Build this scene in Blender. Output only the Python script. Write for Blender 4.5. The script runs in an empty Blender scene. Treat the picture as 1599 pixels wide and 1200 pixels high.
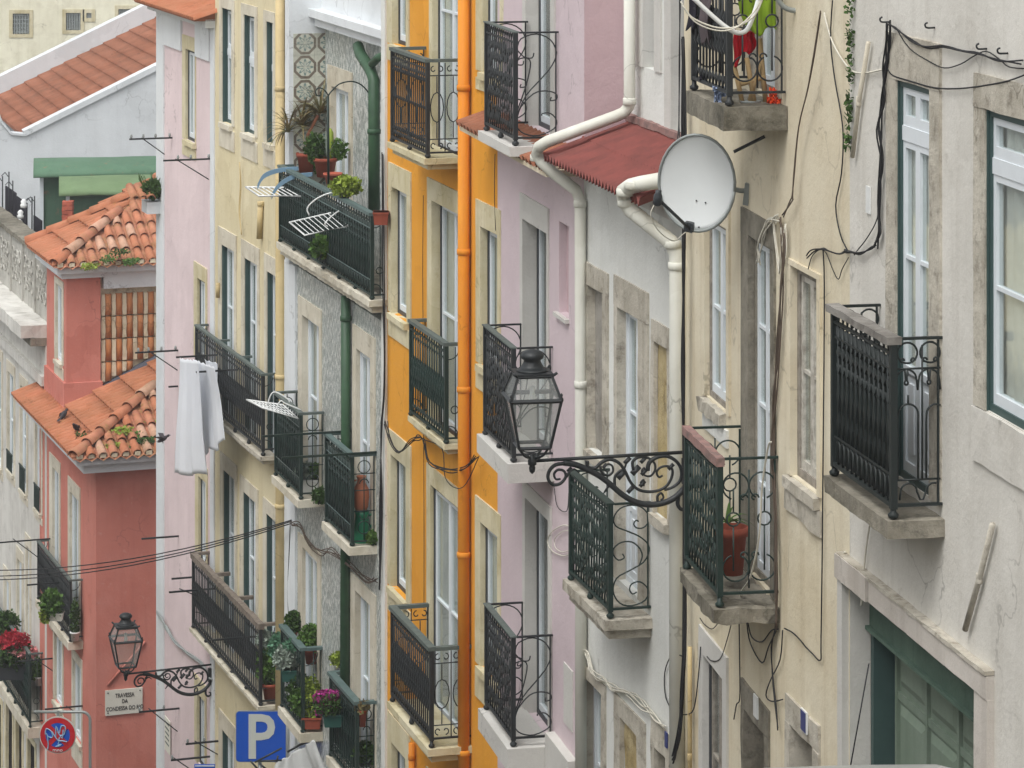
import bpy, bmesh, math, random
from mathutils import Vector, Matrix
random.seed(7)
R=math.radians
sc=bpy.context.scene
COL=sc.collection
# ------------------------------------------------------------------ camera, light
FPX=5000.0; HZ=-340.0; CX=799.5
cam=bpy.data.cameras.new('camera'); co=bpy.data.objects.new('camera',cam); COL.objects.link(co)
cam.sensor_width=36; cam.lens=36*FPX/1599; cam.shift_y=-(599.5-HZ)/1599
cam.clip_start=.5; cam.clip_end=2000
co.rotation_euler=(R(90),0,0); sc.camera=co
W=bpy.data.worlds.new('World'); sc.world=W; W.use_nodes=True
nt=W.node_tree; bg=nt.nodes['Background']
sk=nt.nodes.new('ShaderNodeTexSky'); sk.sky_type='NISHITA'; sk.sun_disc=False
sk.sun_elevation=R(58); sk.sun_rotation=R(215); sk.dust_density=4; sk.air_density=1
hs=nt.nodes.new('ShaderNodeHueSaturation'); hs.inputs['Saturation'].default_value=.12
nt.links.new(sk.outputs[0],hs.inputs['Color']); nt.links.new(hs.outputs[0],bg.inputs[0])
bg.inputs[1].default_value=.145
sl=bpy.data.lights.new('sun','SUN'); sl.energy=.9; sl.angle=R(28); sl.color=(1,.985,.955)
so=bpy.data.objects.new('sun',sl); COL.objects.link(so)
so.rotation_euler=Vector((math.sin(R(215))*math.cos(R(58)),math.cos(R(215))*math.cos(R(58)),math.sin(R(58)))).to_track_quat('Z','Y').to_euler()
sl.energy=.7
so.location=(-10,-10,30)
vs=sc.view_settings; vs.view_transform='Standard'; vs.look='None'; vs.gamma=1; vs.use_curve_mapping=False
vs.exposure=.60
# ------------------------------------------------------------------ materials
def lin(c): return tuple(((v/255)/12.92 if v/255<=.04045 else ((v/255+.055)/1.055)**2.4) for v in c)+(1,)
def newmat(name,rough=.7,spec=.3,metal=0):
    m=bpy.data.materials.new(name); m.use_nodes=True; b=m.node_tree.nodes['Principled BSDF']
    b.inputs['Roughness'].default_value=rough; b.inputs['Specular IOR Level'].default_value=spec; b.inputs['Metallic'].default_value=metal
    return m,m.node_tree,b
def coords(nt,scale):
    t=nt.nodes.new('ShaderNodeTexCoord'); mp=nt.nodes.new('ShaderNodeMapping'); mp.inputs['Scale'].default_value=scale
    nt.links.new(t.outputs['Object'],mp.inputs[0]); return mp.outputs[0]
def noise(nt,scale,vec,detail=5,rough=.6):
    n=nt.nodes.new('ShaderNodeTexNoise'); n.inputs['Scale'].default_value=scale; n.inputs['Detail'].default_value=detail
    n.inputs['Roughness'].default_value=rough; nt.links.new(vec,n.inputs['Vector']); return n.outputs['Fac']
def ramp(nt,fac,a,b):
    r=nt.nodes.new('ShaderNodeMapRange'); r.inputs['From Min'].default_value=a; r.inputs['From Max'].default_value=b
    nt.links.new(fac,r.inputs['Value']); return r.outputs[0]
def mix(nt,fac,a,b,mode='MIX'):
    m=nt.nodes.new('ShaderNodeMix'); m.data_type='RGBA'; m.blend_type=mode
    for s,v in ((m.inputs[0],fac),(m.inputs[6],a),(m.inputs[7],b)):
        if hasattr(v,'links') or hasattr(v,'is_linked'): nt.links.new(v,s)
        else: s.default_value=v
    return m.outputs[2]
def mul(nt,a,k):
    m=nt.nodes.new('ShaderNodeMath'); m.operation='MULTIPLY'; nt.links.new(a,m.inputs[0])
    if isinstance(k,(int,float)): m.inputs[1].default_value=k
    else: nt.links.new(k,m.inputs[1])
    return m.outputs[0]
def bump(nt,b,h,strength,dist=.01):
    n=nt.nodes.new('ShaderNodeBump'); n.inputs['Strength'].default_value=strength; n.inputs['Distance'].default_value=dist
    nt.links.new(h,n.inputs['Height']); nt.links.new(n.outputs[0],b.inputs['Normal'])
def aged(name,col,dirt,lighter=None,rough=.85,big=.5,streak=.5,spots=.0,grain=.25,spotcol=(60,52,45),sc_big=.7,bumps=.4,crack=.45,patch=.5):
    """painted or raw mineral surface: soft blotches, rain streaks, flaked spots, fine relief"""
    m,nt,b=newmat(name,rough,.2)
    o=coords(nt,(1,1,1)); st=coords(nt,(5,5,.28))
    c=lin(col); l=lin(lighter or tuple(min(255,v+14) for v in col))
    x=mix(nt,ramp(nt,noise(nt,sc_big,o,4),.35,.65),c,l)
    x=mix(nt,mul(nt,ramp(nt,noise(nt,1.6,o,6,.65),.45,.75),big),x,lin(dirt))
    x=mix(nt,mul(nt,ramp(nt,noise(nt,1.0,st,5,.6),.5,.8),streak),x,lin(dirt))
    if spots>0:
        x=mix(nt,mul(nt,ramp(nt,noise(nt,7,o,8,.75),.60-.13*spots,.74-.08*spots),.62),x,lin(spotcol))
    # hairline cracks and old repair patches
    dn=nt.nodes.new('ShaderNodeTexNoise'); dn.inputs['Scale'].default_value=2.2; dn.inputs['Detail'].default_value=4; nt.links.new(o,dn.inputs['Vector'])
    va=nt.nodes.new('ShaderNodeVectorMath'); va.operation='MULTIPLY_ADD'; va.inputs[1].default_value=(.9,.9,.9); nt.links.new(dn.outputs['Color'],va.inputs[0]); nt.links.new(o,va.inputs[2])
    vo=nt.nodes.new('ShaderNodeTexVoronoi'); vo.feature='DISTANCE_TO_EDGE'; vo.inputs['Scale'].default_value=.9; nt.links.new(va.outputs[0],vo.inputs['Vector'])
    ck=mul(nt,ramp(nt,vo.outputs['Distance'],.012,.002),ramp(nt,noise(nt,.8,o,2),.5,.6)); x=mix(nt,mul(nt,ck,crack),x,lin(tuple(int(v*.6) for v in dirt)))
    v2=nt.nodes.new('ShaderNodeTexVoronoi'); v2.inputs['Scale'].default_value=.55; nt.links.new(va.outputs[0],v2.inputs['Vector'])
    bw=nt.nodes.new('ShaderNodeSeparateColor'); nt.links.new(v2.outputs['Color'],bw.inputs[0])
    x=mix(nt,mul(nt,ramp(nt,bw.outputs[0],.55,.60),.35*patch),x,lin(tuple(min(255,v+16) for v in (lighter or col)))); x=mix(nt,mul(nt,ramp(nt,bw.outputs[1],.62,.66),.30*patch),x,lin(dirt))
    g=noise(nt,60,o,3)
    x=mix(nt,grain,x,mix(nt,g,(.45,.45,.45,1),(1,1,1,1)),'MULTIPLY')
    nt.links.new(x,b.inputs['Base Color'])
    ad=nt.nodes.new('ShaderNodeMath'); ad.operation='MULTIPLY_ADD'; ad.inputs[1].default_value=2.2
    nt.links.new(noise(nt,2.6,o,3,.5),ad.inputs[0]); nt.links.new(noise(nt,22,o,6,.7),ad.inputs[2]); bump(nt,b,ad.outputs[0],bumps,.014)
    return m
def simple(name,col,rough=.5,spec=.4,metal=0,var=.25,dark=None,scale=9,bmp=.15):
    m,nt,b=newmat(name,rough,spec,metal); o=coords(nt,(1,1,1))
    d=lin(dark) if dark else tuple(v*.6 for v in lin(col)[:3])+(1,)
    x=mix(nt,mul(nt,ramp(nt,noise(nt,scale,o,5,.65),.4,.7),var),lin(col),d)
    nt.links.new(x,b.inputs['Base Color']); bump(nt,b,noise(nt,scale*6,o,3),bmp,.004); return m
M={}
M['white_plaster']=aged('white_plaster',(210,207,199),(164,158,146),streak=.35,big=.3,spots=.12,spotcol=(150,142,128))
M['cream_plaster']=aged('cream_plaster',(216,204,176),(178,160,128),(224,216,194),streak=.55,big=.4,spots=.12,spotcol=(150,134,104))
M['grey_plaster']=aged('grey_white_plaster',(214,215,210),(176,176,168),streak=.25,big=.22)
M['lilac_plaster']=aged('lilac_plaster',(198,182,186),(180,164,168),streak=.15,big=.12,grain=.12)
M['mauve_plaster']=aged('mauve_plaster',(186,160,164),(168,146,150),streak=.15,big=.12,grain=.12)
M['orange_plaster']=aged('orange_plaster',(222,152,44),(196,134,46),(226,160,58),streak=.3,big=.22,grain=.15)
M['pipe_orange']=aged('orange_pipe_paint',(220,136,34),(178,104,34),(226,150,50),rough=.6,streak=.5,big=.4,grain=.1,bumps=.1)
M['pale_yellow']=aged('pale_yellow_plaster',(214,202,166),(184,166,124),(222,212,180),streak=.45,big=.3,spots=.05,spotcol=(180,150,90))
M['pale_pink']=aged('pale_pink_plaster',(216,198,199),(196,178,180),streak=.3,big=.2)
M['salmon']=aged('salmon_plaster',(198,120,105),(170,98,86),(206,134,120),streak=.4,big=.3,spots=.04,spotcol=(215,180,170))
M['white_wall']=aged('whitewash',(208,212,214),(188,190,190),streak=.25,big=.15,grain=.1)
M['far_cream']=aged('far_cream_plaster',(228,224,200),(186,178,150),streak=.3)
M['weathered_render']=aged('weathered_render',(176,174,166),(112,108,98),streak=.7,big=.6,spots=.4)
M['old_white']=aged('old_white_plaster',(205,203,196),(150,146,138),streak=.6,big=.5)
M['stone']=aged('limestone',(208,202,184),(158,144,118),(220,214,198),streak=.5,big=.55,spots=.3,spotcol=(140,128,106),grain=.3,sc_big=2.5)
M['old_stone']=aged('weathered_limestone',(196,190,176),(128,118,100),(210,204,190),streak=.6,big=.7,spots=.7,spotcol=(84,72,60),grain=.4,sc_big=3,bumps=.8)
M['dark_stone']=aged('mossy_grey_stone',(132,126,112),(66,64,52),(160,154,140),streak=.6,big=.8,spots=.8,spotcol=(48,46,36),grain=.5,sc_big=4,bumps=.9)
M['yellow_stone']=aged('stained_limestone',(204,194,158),(160,144,96),(216,208,180),streak=.5,big=.6,spots=.2,spotcol=(160,140,96),sc_big=2.5)
M['rubble']=aged('ochre_rubble',(176,156,108),(120,104,70),(196,180,140),big=.8,spots=.6,spotcol=(100,90,66),sc_big=5,bumps=1)
M['pink_stone']=aged('rosy_marble_trim',(198,191,182),(156,146,134),(208,202,194),streak=.5,big=.4,spots=.15,spotcol=(120,108,98))
M['grey_trim']=aged('grey_painted_trim',(196,194,188),(176,172,166),streak=.2,big=.2)
M['iron_black']=simple('black_iron',(38,42,44),.5,.4,.0,.5,(22,22,22),20)
M['iron_green']=simple('green_iron',(28,48,43),.5,.4,.0,.5,(20,30,27),14)
M['iron_dark']=simple('dark_green_black_iron',(30,38,37),.5,.4,.0,.5,(20,24,24),14)
M['rail_grey']=simple('weathered_grey_rail',(92,102,98),.6,.3,var=.5,dark=(60,66,64))
M['rail_teal']=simple('teal_painted_rail',(88,106,104),.5,.35,var=.4,dark=(50,72,70))
M['rail_wood']=simple('bleached_timber_rail',(128,118,108),.85,.15,var=.7,dark=(74,66,58),scale=16,bmp=.7)
M['rail_stone']=aged('worn_grey_stone_rail',(126,122,116),(74,68,62),(150,146,140),big=.8,spots=.5,spotcol=(60,52,46),sc_big=4)
M['rust_rail']=simple('flaking_pinkish_rail',(150,118,112),.8,.2,var=.7,dark=(84,84,80),scale=12)
M['screen']=simple('dark_green_screen',(22,38,34),.7,.2,var=.5,dark=(16,26,24))
M['screen_black']=simple('dark_reed_screen',(28,34,30),.8,.2,var=.6,dark=(16,18,16),scale=14)
M['pvc']=aged('white_pvc',(210,210,200),(170,166,148),rough=.5,streak=.4,big=.35,grain=.05,bumps=.05)
M['grey_pipe']=simple('grey_white_drainpipe',(196,202,198),.45,.35,var=.2,dark=(170,174,168),scale=4)
M['cream_pipe']=aged('cream_drainpipe',(200,180,134),(150,130,92),rough=.6,streak=.5,big=.5,bumps=.1)
M['green_pipe']=simple('green_drainpipe',(52,84,58),.5,.4,var=.5,dark=(34,56,42),scale=6)
M['green_paint']=aged('faded_green_door',rough=.9,bumps=.15,col=(116,132,116),dirt=(86,100,90),lighter=(128,142,128),streak=.5,big=.5,spots=.08,spotcol=(140,150,140),sc_big=2)
M['green_board']=aged('green_lintel_board',(82,104,92),(54,76,66),(96,118,104),streak=.6,big=.5,sc_big=2)
M['green_frame']=simple('dark_green_frame',(58,80,78),.5,.4,var=.35)
M['white_frame']=simple('white_frame',(214,220,224),.4,.4,var=.12)
M['grey_wood']=simple('peeling_grey_wood',(150,144,134),.85,.15,var=.7,dark=(86,78,70),scale=14,bmp=.7)
M['peeling_white']=simple('peeling_white_paint',(196,192,182),.75,.2,var=.75,dark=(120,112,100),scale=14,bmp=.6)
M['dark_frame']=simple('dark_frame',(52,56,60),.5,.4)
M['curtain']=simple('net_curtain',(206,208,202),.9,.1,var=.4,dark=(140,142,138),scale=3)
M['lace']=simple('white_lace',(214,216,212),.9,.1,var=.4,dark=(168,170,170),scale=25)
M['boarded']=aged('opening_back',(150,146,138),(96,88,78),big=.7,spots=.5,sc_big=2)
M['dark']=simple('painted_interior_shade',(34,31,29),.9,.1)  # near-black colour stands in for the shade of unlit interiors
M['pot']=simple('terracotta',(150,74,54),.7,.25,var=.4,dark=(110,56,44))
M['jar']=simple('orange_clay',(190,116,84),.6,.3,var=.3)
M['green_plastic']=simple('green_plastic',(20,120,84),.35,.5,var=.15)
M['planter_green']=simple('dark_green_planter',(46,92,84),.45,.4,var=.3)
M['white_paint']=simple('white_enamel',(220,222,220),.35,.5,var=.12)
M['blue_plastic']=simple('blue_grey_plastic',(112,142,164),.4,.4,var=.2)
M['steel']=simple('galvanised_steel',(150,156,154),.45,.5,.3,.3)
M['dish']=simple('grey_dish_paint',(226,230,230),.5,.3,var=.2,dark=(196,200,198),scale=2)
M['cable']=simple('black_cable',(34,34,36),.6,.3)
M['cable_white']=simple('white_cable',(206,202,188),.6,.3)
M['cable_brown']=simple('brown_cable',(92,80,70),.7,.2)
M['sheet']=simple('white_cotton',(244,246,250),.9,.1,var=.15,scale=2,bmp=.9)
_nt=M['sheet'].node_tree; _p=_nt.nodes['Principled BSDF']; _t=_nt.nodes.new('ShaderNodeBsdfTranslucent'); _t.inputs[0].default_value=(.85,.87,.9,1)
_m=_nt.nodes.new('ShaderNodeMixShader'); _m.inputs[0].default_value=.4; _nt.links.new(_p.outputs[0],_m.inputs[1]); _nt.links.new(_t.outputs[0],_m.inputs[2]); _nt.links.new(_m.outputs[0],_nt.nodes['Material Output'].inputs[0])
M['tile_pale']=aged('lichened_pale_tile',(192,146,122),(140,116,88),(206,166,142),big=.6,streak=.0,spots=.6,spotcol=(128,122,74),sc_big=5)
M['plate_blue']=simple('enamel_blue',(50,60,116),.35,.4,var=.3)
M['tile']=aged('terracotta_tile',(180,112,80),(124,92,62),(190,126,96),big=.4,streak=.0,spots=.1,spotcol=(130,120,60),sc_big=5)
M['tile_moss']=aged('mossy_terracotta_tile',(178,116,90),(126,102,66),(192,132,104),big=.6,streak=.0,spots=.75,spotcol=(122,120,52),sc_big=5)
M['tile_brown']=aged('brown_clay_tile',(146,92,68),(104,72,56),(160,106,82),big=.5,streak=.2,spots=.35,spotcol=(100,72,58),sc_big=1.4)
M['tile_clad']=aged('orange_clad_tile',(190,118,70),(144,98,62),(204,138,92),big=.5,streak=.3,spots=.15,sc_big=3)
M['mortar']=aged('pale_mortar',(214,202,176),(160,140,104),big=.5,spots=.2)
M['red_sheet']=simple('red_corrugated_sheet',(134,76,70),.75,.2,var=.7,dark=(96,60,56),scale=3)
M['lead']=simple('grey_lead',(84,86,96),.6,.3)
M['shed_green']=aged('shed_green',(70,98,80),(54,76,64),(82,110,90),big=.5,spots=.06,spotcol=(190,90,76),sc_big=1)
M['shed_roof']=aged('shed_roof_green',(84,116,92),(66,94,74),(96,126,104),big=.3,spots=.06,spotcol=(186,100,86),sc_big=1)
M['shed_roof2']=aged('shed_roof_light_green',(106,128,92),(84,108,74),big=.3,sc_big=1)
M['asphalt']=aged('cobbled_ground',(92,90,86),(66,64,60),big=.6)
M['moss']=simple('leaf_dark_green',(66,92,44),.8,.2,var=.5,scale=30)
M['leaf']=simple('leaf_green',(84,116,52),.7,.25,var=.5,scale=30)
M['leaf_lime']=simple('leaf_lime',(140,158,62),.7,.25,var=.4,scale=30)
M['leaf_grey']=simple('leaf_silver',(158,170,158),.8,.2,var=.4,scale=30)
M['leaf_aloe']=simple('leaf_aloe',(112,112,74),.6,.3,var=.6,dark=(140,92,70),scale=8)
M['leaf_teal']=simple('leaf_bluish_green',(96,140,112),.7,.25,var=.4,scale=30)
M['petal_magenta']=simple('petal_magenta',(178,60,140),.8,.2,var=.3,scale=30)
M['petal_red']=simple('petal_red',(184,50,66),.8,.2,var=.3,scale=30)
M['petal_pink']=simple('petal_pink',(224,150,150),.8,.2,var=.3,scale=30)
M['blue_sign']=simple('blue_sign_paint',(26,84,186),.4,.4,var=.1)
M['red_sign']=simple('red_sign_paint',(190,34,44),.4,.4,var=.1)
M['sign_grey']=simple('sign_grey_white',(196,200,192),.5,.4,var=.1)
M['plate']=aged('marble_plate',(214,212,200),(186,182,168),streak=.2,big=.2)
M['ink']=simple('black_ink',(40,40,42),.6,.2)
M['blue_paint']=simple('light_blue_spray',(150,190,220),.5,.3)
M['pigeon']=simple('dark_feathers',(58,54,58),.7,.3,var=.4,scale=30)
M['towel_green']=simple('lime_green_towel',(138,168,48),.9,.1,var=.25,scale=4)
M['cloth_red']=simple('red_cloth',(176,24,36),.9,.1,var=.4,scale=6)
M['cloth_black']=simple('black_cloth',(44,42,50),.9,.1,var=.4,scale=6)
M['cloth_brown']=simple('brown_cloth',(84,76,78),.9,.1,var=.4,scale=6)
M['cloth_blue']=simple('pale_blue_cloth',(150,164,190),.9,.1,var=.5,scale=12)
M['cloth_orange']=simple('orange_plastic_bag',(230,84,36),.6,.3,var=.3,scale=8)
M['wood']=simple('light_wood',(176,150,108),.8,.2,var=.4,scale=10)
M['plastic_sheet']=simple('translucent_white_plastic',(196,198,196),.35,.5,var=.3,dark=(150,150,148),scale=4)
M['car']=simple('pale_car_paint',(150,152,148),.3,.5,var=.05)
M['brick']=aged('red_brick',(170,86,66),(120,66,54),big=.5)
def glassmat(name,tint,milky):
    m=bpy.data.materials.new(name); m.use_nodes=True; nt=m.node_tree; nt.nodes.clear()
    o=nt.nodes.new('ShaderNodeOutputMaterial'); mx=nt.nodes.new('ShaderNodeMixShader'); m2=nt.nodes.new('ShaderNodeMixShader')
    t=nt.nodes.new('ShaderNodeBsdfTransparent'); t.inputs[0].default_value=tint
    g=nt.nodes.new('ShaderNodeBsdfGlossy'); g.inputs['Roughness'].default_value=.07; g.inputs[0].default_value=(.85,.88,.88,1)
    df=nt.nodes.new('ShaderNodeBsdfDiffuse'); df.inputs[0].default_value=(.6,.62,.6,1); m2.inputs[0].default_value=milky
    lw=nt.nodes.new('ShaderNodeLayerWeight'); pw=nt.nodes.new('ShaderNodeMath'); pw.operation='POWER'; pw.inputs[1].default_value=5
    ma=nt.nodes.new('ShaderNodeMath'); ma.operation='MULTIPLY_ADD'; ma.inputs[1].default_value=.9; ma.inputs[2].default_value=.04
    c=coords(nt,(1,1,1)); bp=nt.nodes.new('ShaderNodeBump'); bp.inputs['Strength'].default_value=.15; bp.inputs['Distance'].default_value=.02
    nt.links.new(noise(nt,3,c,2),bp.inputs['Height']); nt.links.new(bp.outputs[0],g.inputs['Normal'])
    nt.links.new(lw.outputs['Facing'],pw.inputs[0]); nt.links.new(pw.outputs[0],ma.inputs[0]); nt.links.new(ma.outputs[0],mx.inputs[0])
    nt.links.new(t.outputs[0],m2.inputs[1]); nt.links.new(df.outputs[0],m2.inputs[2])
    nt.links.new(m2.outputs[0],mx.inputs[1]); nt.links.new(g.outputs[0],mx.inputs[2]); nt.links.new(mx.outputs[0],o.inputs[0]); return m
M['glass']=glassmat('window_glass',(.93,.95,.945,1),.03)
M['lamp_glass']=glassmat('lantern_glass',(.96,.97,.96,1),.2)
def azulejo(name,size,c1,c2,c3,big):
    m,nt,b=newmat(name,.3,.5); t=nt.nodes.new('ShaderNodeTexCoord')
    sp=nt.nodes.new('ShaderNodeSeparateXYZ'); nt.links.new(t.outputs['Object'],sp.inputs[0])
    def op(o,a,k=None):
        n=nt.nodes.new('ShaderNodeMath'); n.operation=o
        for i,v in enumerate((a,k)):
            if v is None: continue
            if isinstance(v,(int,float)): n.inputs[i].default_value=v
            else: nt.links.new(v,n.inputs[i])
        return n.outputs[0]
    ax=sp.outputs['Y'] if big else sp.outputs['X']
    def cell(o,off): return op('ABSOLUTE',op('SUBTRACT',op('FRACT',op('ADD',op('DIVIDE',o,size),off)),.5))
    x=cell(ax,0); z=cell(sp.outputs['Z'],0)
    octd=op('MAXIMUM',op('MAXIMUM',x,z),op('MULTIPLY',op('ADD',x,z),.72))
    r=op('SQRT',op('ADD',op('MULTIPLY',x,x),op('MULTIPLY',z,z)))
    ring=op('LESS_THAN',op('ABSOLUTE',op('SUBTRACT',octd,.42)),.055 if big else .06)
    an=op('ARCTAN2',x,z); pet=op('LESS_THAN',op('ABSOLUTE',op('SUBTRACT',r,op('ADD',.2,op('MULTIPLY',op('COSINE',op('MULTIPLY',an,8)),.1)))),.05)
    n=noise(nt,40,t.outputs['Object'],4)
    base=mix(nt,ramp(nt,n,.3,.7),lin(c1),tuple(v*.8 for v in lin(c1)[:3])+(1,))
    a=mix(nt,op('MULTIPLY',pet,.9),base,lin(c3)); a=mix(nt,op('MULTIPLY',ring,.92),a,lin(c2))
    d=noise(nt,1.3,t.outputs['Object'],6); a=mix(nt,mul(nt,ramp(nt,d,.45,.7),.5),a,lin((150,148,138)))
    if not big:
        a=mix(nt,mul(nt,ramp(nt,noise(nt,9,coords(nt,(3.5,3.5,1.2)),4,.7),.44,.58),.8),a,lin((112,118,112)))
        a=mix(nt,mul(nt,ramp(nt,noise(nt,20,coords(nt,(1,1,.5)),3,.7),.50,.58),.65),a,lin((230,230,224)))
    nt.links.new(a,b.inputs['Base Color']); bump(nt,b,noise(nt,16,t.outputs['Object'],3),.25,.006); return m
M['azulejo']=azulejo('small_pattern_azulejo',.14,(206,210,204),(112,126,128),(120,140,142),False)
M['azulejo_big']=azulejo('octagon_azulejo',.31,(204,206,192),(104,92,80),(92,124,124),True)
# ------------------------------------------------------------------ mesh tools
WM={}
def I4(): return Matrix.Identity(4)
class MB:
    def __init__(s): s.v=[]; s.f=[]; s.sm=[]
    def add(s,vs,fs,sm=False):
        b=len(s.v); s.v+= [tuple(v) for v in vs]; s.f+=[tuple(i+b for i in f) for f in fs]; s.sm+=[sm]*len(fs); return s
    def quad(s,a,b,c,d): return s.add([a,b,c,d],[(0,1,2,3)])
    def box(s,x0,x1,y0,y1,z0,z1):
        if x0>x1:x0,x1=x1,x0
        if y0>y1:y0,y1=y1,y0
        if z0>z1:z0,z1=z1,z0
        return s.add([(x0,y0,z0),(x1,y0,z0),(x1,y1,z0),(x0,y1,z0),(x0,y0,z1),(x1,y0,z1),(x1,y1,z1),(x0,y1,z1)],
            [(0,3,2,1),(4,5,6,7),(0,1,5,4),(1,2,6,5),(2,3,7,6),(3,0,4,7)])
    def tube(s,pts,r,n=6,cap=True,rs=None):
        P=[Vector(p) for p in pts]; Q=[P[0]]
        for p in P[1:]:
            if (p-Q[-1]).length>1e-5: Q.append(p)
        P=Q
        if len(P)<2: return s
        vs=[];prev=None
        for i,p in enumerate(P):
            t=(P[min(i+1,len(P)-1)]-P[max(i-1,0)])
            if t.length<1e-9: t=Vector((0,0,1))
            t.normalize()
            if prev is None:
                u=t.cross(Vector((0,0,1)))
                if u.length<.1: u=t.cross(Vector((0,1,0)))
            else: u=prev-t*prev.dot(t)
            if u.length<1e-6: u=t.orthogonal()
            u.normalize(); prev=u; w=t.cross(u); rr=rs[i] if rs else r
            for k in range(n):
                a=2*math.pi*k/n; vs.append(p+(u*math.cos(a)+w*math.sin(a))*rr)
        fs=[]
        for i in range(len(P)-1):
            for k in range(n):
                k2=(k+1)%n; fs.append((i*n+k,i*n+k2,(i+1)*n+k2,(i+1)*n+k))
        if cap: fs.append(tuple(range(n))[::-1]); fs.append(tuple((len(P)-1)*n+k for k in range(n)))
        return s.add(vs,fs,n>4)
    def lathe(s,prof,c=(0,0,0),n=16,sm=True):
        vs=[];fs=[]
        for r,z in prof:
            for k in range(n):
                a=2*math.pi*k/n; vs.append((c[0]+r*math.cos(a),c[1]+r*math.sin(a),c[2]+z))
        for i in range(len(prof)-1):
            for k in range(n):
                k2=(k+1)%n; fs.append((i*n+k,i*n+k2,(i+1)*n+k2,(i+1)*n+k))
        fs.append(tuple(range(n))[::-1]); fs.append(tuple((len(prof)-1)*n+k for k in range(n)))
        return s.add(vs,fs,sm)
    def rough(s,x0,x1,y0,y1,z0,z1,j,step=.09):
        nx=max(1,int((x1-x0)/step)); ny=max(1,int(abs(y1-y0)/step)); nz=max(1,int((z1-z0)/step))
        idx={};vs=[]
        def V(i,k,l):
            if (i,k,l) not in idx:
                idx[(i,k,l)]=len(vs)
                vs.append((x0+(x1-x0)*i/nx+random.uniform(-j,j),y0+(y1-y0)*k/ny+random.uniform(-j,j),z0+(z1-z0)*l/nz+random.uniform(-j,j)))
            return idx[(i,k,l)]
        fs=[]
        for i in range(nx):
            for k in range(ny):
                fs.append((V(i,k,0),V(i,k+1,0),V(i+1,k+1,0),V(i+1,k,0))); fs.append((V(i,k,nz),V(i+1,k,nz),V(i+1,k+1,nz),V(i,k+1,nz)))
            for l in range(nz):
                fs.append((V(i,0,l),V(i+1,0,l),V(i+1,0,l+1),V(i,0,l+1))); fs.append((V(i,ny,l),V(i,ny,l+1),V(i+1,ny,l+1),V(i+1,ny,l)))
        for k in range(ny):
            for l in range(nz):
                fs.append((V(0,k,l),V(0,k,l+1),V(0,k+1,l+1),V(0,k+1,l))); fs.append((V(nx,k,l),V(nx,k+1,l),V(nx,k+1,l+1),V(nx,k,l+1)))
        return s.add(vs,fs)
    def barrel(s,p0,p1,r,r2=None,n=5,up=Vector((0,0,1)),th=.012):
        p0=Vector(p0);p1=Vector(p1); t=(p1-p0).normalized(); u=t.cross(up).normalized(); w=u.cross(t).normalized(); r2=r2 or r
        vs=[]
        for (p,rr) in ((p0,r),(p1,r2)):
            for q in (rr,rr-th):
                for k in range(n+1):
                    a=math.pi*k/n; vs.append(p+u*math.cos(a)*q+w*math.sin(a)*q)
        m=n+1; fs=[]
        for k in range(n):
            fs.append((k,k+1,2*m+k+1,2*m+k)); fs.append((m+k,3*m+k,3*m+k+1,m+k+1)); fs.append((k,m+k,m+k+1,k+1)); fs.append((2*m+k,2*m+k+1,3*m+k+1,3*m+k))
        return s.add(vs,fs,True)
    def mesh(s,name):
        me=bpy.data.meshes.new(name); me.from_pydata(s.v,[],s.f)
        me.polygons.foreach_set('use_smooth',s.sm); me.update(); return me
def link(name,me,mat,parent=None,world=None):
    o=bpy.data.objects.new(name,me); COL.objects.link(o)
    if me is not None and mat is not None and len(me.materials)==0: me.materials.append(M[mat] if isinstance(mat,str) else mat)
    w=world if world is not None else (WM[parent.name] if parent else I4())
    WM[o.name]=w
    if parent: o.parent=parent; o.matrix_local=WM[parent.name].inverted()@w
    else: o.matrix_world=w
    return o
def tag(o,label=None,cat=None,group=None,kind=None):
    if label:o['label']=label
    if cat:o['category']=cat
    if group:o['group']=group
    if kind:o['kind']=kind
    return o
def at(x,y,Z): return Vector(((x-CX)/FPX*Z,Z,-(y-HZ)/FPX*Z))
def T(v): return Matrix.Translation(Vector(v))
# ------------------------------------------------------------------ facade frames
GZ=lambda Y: -1.6-.31*Y
class Fr:
    """vertical wall plane; local x runs along the wall towards the viewer, local y into the house, z up"""
    def __init__(F,xv,x0,Z0):
        u=xv-CX; a=Vector((u/FPX,1,0)).normalized(); F.u=u
        F.s=-a; F.n=Vector((-a.y,a.x,0)); F.O=Vector(((x0-CX)/FPX*Z0,Z0,0))
        F.zb=GZ(Z0)-1.5
        F.m=Matrix(((F.s.x,-F.n.x,0,F.O.x),(F.s.y,-F.n.y,0,F.O.y),(0,0,1,F.zb),(0,0,0,1)))
        F.holes=[]
    def sx(F,x,d=0):
        c=(x-CX)/FPX; B=F.O+F.n*d; return (c*B.y-B.x)/(F.s.x-c*F.s.y)
    def P(F,s,d=0): return F.O+F.n*d+F.s*s
    def dep(F,s,d=0): return F.P(s,d).y
    def zz(F,y,s,d=0): return -(y-HZ)/FPX*F.dep(s,d)-F.zb
    def uv(F,x,y,d=0):
        s=F.sx(x,d); return s,F.zz(y,s,d)
    def pd(F,s,x):
        c=(x-CX)/FPX; B=F.P(s,0); return (c*B.y-B.x)/(F.n.x-c*F.n.y)
    def loc(F,x,y,d=0):
        s,z=F.uv(x,y,d); return (s,-d,z)
    def perp(F,s,x,y):
        d=F.pd(s,x); return (s,-d,F.zz(y,s,d))
    def world(F,p): return F.m@Vector(p)
    def Z(F,x): return F.dep(F.sx(x))
def building(F,name,label,cat='building'):
    r=bpy.data.objects.new(name,None); COL.objects.link(r); r.matrix_world=F.m; WM[r.name]=F.m.copy(); tag(r,label,cat); return r
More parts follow.
